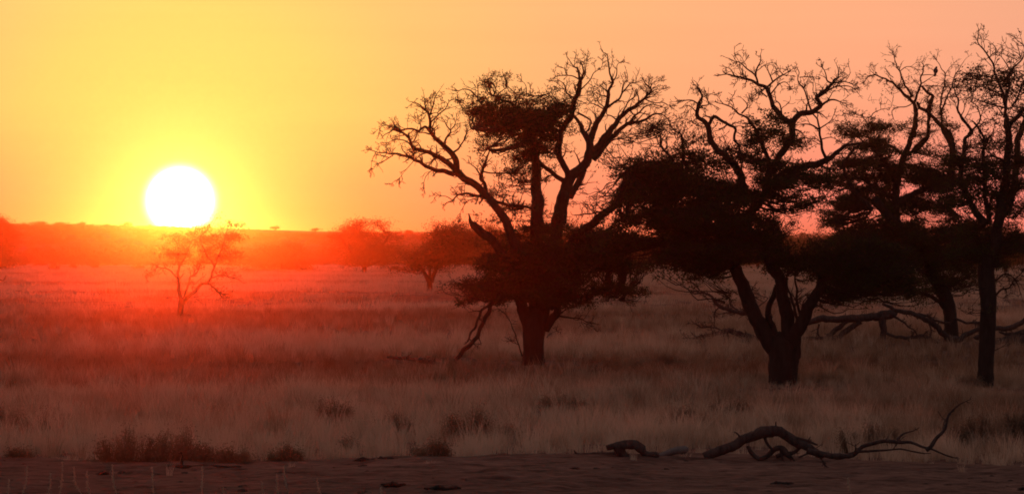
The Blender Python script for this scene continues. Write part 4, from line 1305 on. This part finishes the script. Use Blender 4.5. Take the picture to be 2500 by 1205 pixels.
dead('fallen_branch', 'long low dead branch with one thin arm rising at its right end', 2150, 1119, [
    ('8', [(1440, 400), (1520, 418), (1580, 424), (1640, 418), (1700, 388), (1760, 366), (1830, 356), (1900, 350), (1960, 360), (2020, 386), (2080, 406), (2152, 430)], 34, 7, .05),
    ('8', [(1640, 418), (1700, 402), (1780, 396), (1860, 393), (1950, 400), (2010, 412)], 14, 8, .1),
    ('8', [(1880, 345), (1910, 316), (1962, 299)], 12, 4, .1),
    ('8', [(2022, 398), (2045, 378), (2080, 330), (2110, 290), (2130, 230), (2160, 193), (2216, 158)], 22, 6, .05),
    ('8', [(2135, 215), (2160, 202)], 10, 5, 0),
    ('8', [(1400, 430), (1460, 410), (1500, 430), (1530, 470)], 10, 4, .3),
    ('8', [(1540, 425), (1600, 435), (1650, 428)], 16, 8, 0),
], Y=ground_dist(1137))
dead('curved_stump', 'short hooked dead stump bent over in an arch, left of the long arched log', 1540, 1119, [
    ('8', [(462, 384), (500, 376), (545, 366), (595, 368), (630, 390), (655, 415), (700, 428)], 26, 34, 0),
    ('8', [(500, 380), (545, 372), (600, 372), (625, 390)], 40, 50, 0),
    ('8', [(520, 380), (535, 410), (555, 430), (600, 438)], 58, 20, 0),
    ('8', [(520, 420), (530, 440), (560, 442)], 26, 20, 0),
], Y=YL)
dead('fallen_log', 'flat dead log with a pointed snag, lying left of the hooked stump', 1440, 1119, [
    ('8', [(280, 430), (330, 418), (400, 414), (470, 416), (540, 428)], 12, 30, 0),
    ('8', [(318, 416), (308, 405), (302, 396)], 16, 4, 0),
], Y=YL + .25)
dead('bleached_log_end', 'pale tapered stub of dead wood between the hooked stump and the long arched log', 1640, 1119, [
    ('8', [(700, 430), (735, 420), (765, 408), (800, 400), (830, 398), (845, 392)], 18, 38, 0),
    ('8', [(838, 396), (850, 384)], 16, 4, 0),
], mat=M_PALE, Y=YL + .1)
dead('fallen_stick', 'thin dead branch lying in the grass left of the big half-bare tree', 1010, 882, [
    ('F', [(945, 871), (970, 874), (1000, 876), (1030, 879), (1062, 887)], 6, 11, .6),
], cat='dead branch', Y=ground_dist(901))
dead('fallen_branch', 'tangled bare dead branches behind the forked trunk on its left side', 1750, 836, [
    ('6', [(760, 640), (680, 580), (600, 562), (500, 548), (430, 512), (380, 460), (330, 430), (250, 432)], 44, 8, .9),
    ('6', [(440, 520), (405, 560), (398, 640)], 12, 6, .8),
    ('6', [(560, 560), (500, 560), (430, 575)], 12, 5, .8),
    ('6', [(560, 545), (520, 520), (500, 480)], 12, 5, .8),
    ('6', [(760, 780), (650, 740), (550, 700), (460, 690), (380, 715), (280, 730), (190, 735)], 60, 8, 1.3),
    ('6', [(250, 735), (200, 760), (130, 782)], 9, 4, .6),
    ('6', [(460, 690), (380, 660), (300, 660), (240, 620)], 16, 4, 1.2),
    ('6', [(740, 760), (560, 770), (400, 760), (250, 770)], 50, 12, 1.3),
    ('6', [(700, 520), (760, 470), (700, 440), (640, 420)], 10, 4, 1.2),
], Y=ground_dist(842), cat='dead branches', lvl=2)
dead('fallen_tree', 'fallen dead trunk arching over the grass behind the forked tree on its right side', 2060, 838, [
    ('6', [(1000, 640), (1120, 606), (1250, 606), (1380, 600), (1500, 590), (1610, 575)], 34, 60, .3),
    ('6', [(1535, 600), (1548, 690), (1545, 760)], 56, 38, .1),
    ('6', [(1500, 590), (1560, 560), (1620, 590)], 50, 24, .2),
    ('6', [(1390, 618), (1290, 690), (1225, 765)], 44, 30, .2),
    ('6', [(1320, 605), (1235, 670), (1160, 745)], 30, 34, .2),
    ('6', [(1000, 745), (1100, 735), (1220, 745), (1300, 770)], 30, 16, .3),
    ('6', [(1110, 640), (1100, 700), (1110, 740)], 12, 8, .6),
], Y=ground_dist(840), cat='dead trunk')
dead('fallen_branch', 'bare branches sloping to the ground between the fallen trunk and the slim straight trunk', 2270, 842, [
    ('6', [(1540, 500), (1620, 540), (1700, 560), (1800, 590), (1860, 625), (1920, 670), (1980, 730)], 20, 44, .9),
    ('6', [(1700, 560), (1800, 575), (1880, 605), (1990, 640)], 18, 18, .8),
    ('6', [(1620, 590), (1700, 640), (1760, 690), (1780, 740)], 16, 8, 1.0),
    ('6', [(1560, 700), (1640, 730), (1720, 735), (1800, 720), (1900, 755)], 18, 26, 1.1),
    ('6', [(1850, 620), (1870, 680), (1860, 740)], 14, 6, 1.0),
    ('6', [(1980, 740), (2060, 740), (2140, 700), (2230, 650)], 44, 26, .5),
], Y=ground_dist(845), cat='dead branches', lvl=2)
dead('fallen_branch', 'heavy fallen limb and brush at the right edge beyond the slim straight trunk', 2440, 850, [
    ('6', [(2520, 600), (2470, 640), (2400, 668), (2330, 668), (2260, 690), (2180, 730)], 36, 30, .8),
    ('6', [(2530, 740), (2450, 750), (2380, 745), (2300, 770)], 90, 30, 1.0),
    ('6', [(2520, 690), (2440, 710), (2340, 700)], 40, 14, 1.2),
    ('6', [(2030, 600), (2080, 620), (2150, 635), (2220, 630)], 16, 20, .6),
], Y=ground_dist(848), cat='dead branches', lvl=2)
dead('fallen_stick', 'bare antler-like stick standing up from the plain at the left edge', 5, 690, [
    ('F', [(-8, 684), (0, 683), (8, 684), (14, 680)], 4, 2, .3),
    ('F', [(10, 683), (12, 677), (14, 672)], 3, 1.5, .2)], cat='dead branch')
dead('fallen_stick', 'thin curved dead branch lying in the grass at the left edge', 30, 812, [
    ('F', [(14, 798), (30, 800), (42, 806), (52, 814)], 4, 2, .6),
    ('F', [(30, 800), (40, 799), (48, 802)], 3, 1.5, .4)], cat='dead branch')
dead('tree_stump', 'little upright snag at the soil edge in front of the widest shrub on the left', 444, 1136, [
    ('F', [(444, 1140), (444, 1126), (446, 1114)], 7, 4, .1),
    ('F', [(445, 1122), (449, 1113)], 4, 2, 0)], cat='stump')
# crumbled clods of dark soil and bark along the lip
for i, (px, py, w_, h_, lab) in enumerate([
        (925, 1130, 130, 14, 'long dark strip of rotten bark along the soil edge, left of the hooked stump'),
        (490, 1138, 200, 8, 'thin dark strip of bark on the soil edge below the widest shrub'),
        (960, 1189, 60, 9, 'flat dark clod on the bare soil near the bottom of the view, left one'),
        (1080, 1197, 90, 9, 'flat dark clod on the bare soil at the bottom, right of the other clod'),
        (1910, 1187, 60, 9, 'flat dark clod on the bare soil below the long arched log')]):
    Y = ground_dist(py); b = wp(px, py, Y); sc = Y / F
    L_ = w_ * sc
    n = 16
    T = np.linspace(-.5, .5, n)
    pts = np.stack([b[0] + T * L_, Y + 0.05 * np.sin(T * 9 + i), gz(b[0], Y) + 0.02 + 0.15 * h_ * sc * np.sin(T * 14 + i)], 1)
    rad = np.maximum(.01, h_ * sc * .75 * np.sqrt(np.clip(1 - (2 * T) ** 2, .02, 1)) * rng.uniform(.6, 1.2, n))
    tb = Tubes(); tb.add(pts, rad, 8, .2)
    o = tb.build('bark_debris', M_BARK)
    tag(o, lab, 'bark debris')

# ------------------------------------------------------------------ shrubs in the grass


def shrub(px, py, w_, h_, lab, dens=1.0, Y=None):
    Y = Y or ground_dist(py); sc = Y / F
    b = wp(px, py, Y)
    base = np.array([b[0], Y, gz(b[0], Y)])
    W = w_ * sc * .5; H = h_ * sc
    e = empty('shrub', base)
    tag(e, lab, 'shrub', 'dry shrubs scattered in the grass')
    tb = Tubes()
    tips = []
    heads = [((k_ / 2 - 1) * .85 * W + random.uniform(-.15, .15) * W, W * random.uniform(.35, .6), H * random.uniform(.5, .95)) for k_ in range(5)]
    heads[2] = (heads[2][0], W * .6, H)
    n = int(330 * dens * max(1, W / .4))
    for i in range(n):
        a = random.uniform(0, 6.28); rr = abs(random.gauss(0, .52))
        hx, hw, hh = heads[random.randrange(len(heads))]
        tip = base + np.array([hx + math.cos(a) * hw * rr, math.sin(a) * W * .7 * rr, hh * max(.15, 1.0 - .45 * rr ** 2) * random.uniform(.45, 1.12)])
        root = base + np.array([hx * .8 + math.cos(a) * hw * rr * .35, math.sin(a) * W * rr * .3, -.03])
        mid = (root + tip) / 2 + rng.normal(0, .03, 3) + np.array([0, 0, .05 * H])
        q = (mid + tip) / 2 + rng.normal(0, .02, 3)
        tb.add([root, mid, q, tip], [.006, .005, .004, .0025], 3)
        tips += [mid, q, tip]
    so = tb.build('stems', M_SHRUB, e); so['kind'] = 'stuff'
    c = np.array(tips)
    Vn, Fn = leaf_quads(c, 3, .05, .035, rng, 1.0, .35)
    Vn[:, 2] = np.maximum(Vn[:, 2], .02)
    fo = mesh_obj('foliage', Vn, Fn, M_SHRUB, e); fo['kind'] = 'stuff'


for a in [
    (325, 1130, 165, 86, 'widest dry shrub on the soil edge at the left, its left half'),
    (450, 1128, 135, 84, 'rounded dry shrub on the soil edge behind the little upright snag'),
    (105, 1078, 115, 78, 'tall dry shrub near the left edge, in the grass', ),
    (8, 1060, 80, 70, 'dry shrub cut by the left edge of the view'),
    (48, 1122, 50, 22, 'small low shrub on the soil edge at the far left'),
    (560, 1130, 80, 36, 'low shrub on the soil edge right of the snag'),
    (698, 1128, 75, 44, 'small rounded shrub on the soil edge left of the long bark strip'),
    (818, 1052, 90, 75, 'upright brown shrub in the grass above the long bark strip'),
    (852, 1104, 34, 30, 'tiny tuft-like shrub just above the left end of the long bark strip'),
    (965, 1068, 130, 62, 'wide low shrub in the grass, left neighbour of the biggest middle shrub'),
    (1165, 1078, 170, 84, 'biggest rounded shrub in the grass in the middle of the foreground'),
    (1052, 1122, 70, 40, 'small shrub on the soil edge in front of the middle shrubs'),
    (530, 1022, 60, 34, 'faint small shrub in the grass left of centre'),
    (655, 960, 60, 26, 'small distant shrub in the grass below the left stick'),
    (1385, 1010, 110, 50, 'brown shrub in the grass above the flat dead log'),
    (1660, 1052, 130, 60, 'wide brown shrub in the grass behind the pale stub'),
    (1795, 1028, 110, 66, 'upright brown shrub in the grass left of the arched log top'),
    (2115, 1100, 150, 72, 'round dark shrub behind the long low dead branch'),
    (2400, 1095, 150, 88, 'large brown shrub near the right edge beyond the rising arm of the dead branch'),
    (2480, 1060, 90, 60, 'shrub cut by the right edge of the view'),
    (2010, 924, 110, 36, 'flat shrub in the grass right of the forked tree'),
    (1610, 900, 130, 34, 'flat shrub in the grass between the two largest trees'),
    (1440, 925, 80, 34, 'small dark shrub right of the big half-bare tree'),
    (2370, 950, 60, 32, 'small shrub left of the slim straight trunk foot'),
    (900, 905, 110, 26, 'flat reddish shrub left of the lying thin branch'),
    (1110, 905, 70, 30, 'small shrub under the broken hanging limb'),
    (1590, 725, 50, 16, 'small far shrub in the plain between the two largest trees'),
    (1690, 700, 60, 14, 'faint far shrub in the plain left of the forked trunk'),
    (230, 960, 90, 24, 'faint shrub in the grass at the left'),
    (330, 905, 120, 20, 'flat faint shrub in the grass at the left, farther off'),
]:
    shrub(*a)

# ------------------------------------------------------------------ tall grass stalks in the foreground
stalks = [(152, 1128, 1215, -14), (66, 1140, 1215, -20), (275, 1135, 1215, 16), (372, 1142, 1215, 8), (494, 1140, 1190, -2), (212, 1152, 1218, 22),
          (124, 1155, 1215, -26), (694, 1138, 1195, 12), (676, 1160, 1215, 6), (775, 1168, 1215, 14), (640, 1178, 1215, 8), (22, 1172, 1215, -16), (545, 1190, 1222, 12),
          (2070, 1167, 1205, 9), (930, 1190, 1222, 6), (180, 1140, 1215, 30)]
o_ = sorted(range(len(stalks)), key=lambda k: stalks[k][0])
ordw = ['leftmost', 'second', 'third', 'fourth', 'fifth', 'sixth', 'seventh', 'eighth', 'ninth', 'tenth', 'eleventh', 'twelfth', 'thirteenth', 'fourteenth', 'fifteenth', 'rightmost']
STALK = {k: (('pale dry grass stalk in the bare foreground, %s of them all' if n in (0, 15) else 'pale dry grass stalk in the bare foreground, %s from the left') % ordw[n]) for n, k in enumerate(o_)}
for i, (px, top, bot, dx) in enumerate(stalks):
    Y = min(ground_dist(bot), ground_dist(1212)) - random.uniform(0, 1.5); sc = Y / F
    b0 = np.array([(px + dx - 1250) * sc, Y, gz((px + dx - 1250) * sc, Y)])
    t0_ = wp(px, top, Y)
    mid = (b0 + t0_) / 2 + np.array([-dx * sc * .35, 0, .02])
    line = smooth_line(np.array([b0, mid, t0_]), .04)
    tb = Tubes(); tb.add(line, np.linspace(.005, .003, len(line)), 4)
    e = empty('grass_stalk', b0)
    tag(e, STALK[i], 'grass stalk', 'tall pale grass stalks in the foreground')
    tb.build('stem', M_PLUME, e)
    k = len(line)
    hc = line[int(k * .35):]
    Vn, Fn = leaf_quads(hc, 12, .007, .035, rng, 1.5, .2)
    mesh_obj('seed_head', Vn, Fn, M_PLUME, e)

# ------------------------------------------------------------------ the bird
Yb = None
nd = np.array(D.nodes)
q = np.hypot(nd[:, 0] - (2030 + 1092 / 4.304), nd[:, 1] - (50 + 573 / 4.304))
Yb = nd[q.argmin(), 2]
scb = Yb / F
foot = wp(2030 + 1092 / 4.304, 50 + 570 / 4.304, Yb)
m_b, t = new_mat('dark_plumage')
o = N(t, 'ShaderNodeOutputMaterial')
bb = N(t, 'ShaderNodeBsdfPrincipled', ins={'Roughness': .8})
nn = N(t, 'ShaderNodeTexNoise', ins={'Scale': 25.0})
cr = ramp(t, [(0.35, (0.035, 0.03, 0.038)), (0.7, (0.075, 0.065, 0.075))])
L(t, nn.outputs[0], cr.inputs[0]); L(t, cr.outputs[0], bb.inputs['Base Color']); L(t, bb.outputs[0], o.inputs[0])
bird = empty('bird_of_prey', foot)
tag(bird, 'dark hawk-like bird perched upright on a bare branch in the crown behind', 'bird')
H = 19.0 * scb * 1.0


def px3(x, y, dy=0.0):       # zoomed picture (15x) offsets from the feet at (660, 800)
    return foot + np.array([(x - 660) / 15.06 * scb, dy, -(y - 790) / 15.06 * scb])


body = [(655, 812, 12), (660, 770, 30), (662, 735, 44), (665, 690, 62), (668, 640, 72), (672, 600, 70), (680, 565, 56), (690, 540, 40), (696, 520, 33), (700, 503, 31), (702, 490, 22), (702, 484, 6)]
pts = np.array([px3(a, b) for a, b, _ in body]); rad = np.array([c for _, _, c in body]) / 15.06 * scb
tb = Tubes(); q = smooth_line(np.column_stack([pts, rad]), .03); tb.add(q[:, :3], q[:, 3], 14)
tb.build('body', m_b, bird)
for sgn in (-1, 1):
    wpts = np.array([px3(668 + sgn * 42, 580, -.02), px3(664 + sgn * 58, 640, -.03), px3(662 + sgn * 48, 700, -.02), px3(660 + sgn * 18, 765, 0)])
    q = smooth_line(np.column_stack([wpts, np.array([16, 30, 24, 5]) / 15.06 * scb]), .03)
    tb = Tubes(); tb.add(q[:, :3], q[:, 3], 8); tb.build('wing', m_b, bird)
    tb = Tubes(); tb.add([px3(660 + sgn * 14, 770, -.03), px3(660 + sgn * 16, 808, -.02)], [.02, .012], 6); tb.build('leg', m_b, bird)
tb = Tubes(); tb.add([px3(720, 512), px3(732, 516), px3(738, 526)], [.016, .012, .002], 6); tb.build('beak', m_b, bird)
tb = Tubes(); tb.add([px3(658, 760, .05), px3(654, 815, .08), px3(652, 850, .09)], [.05, .045, .03], 6); tb.build('tail', m_b, bird)
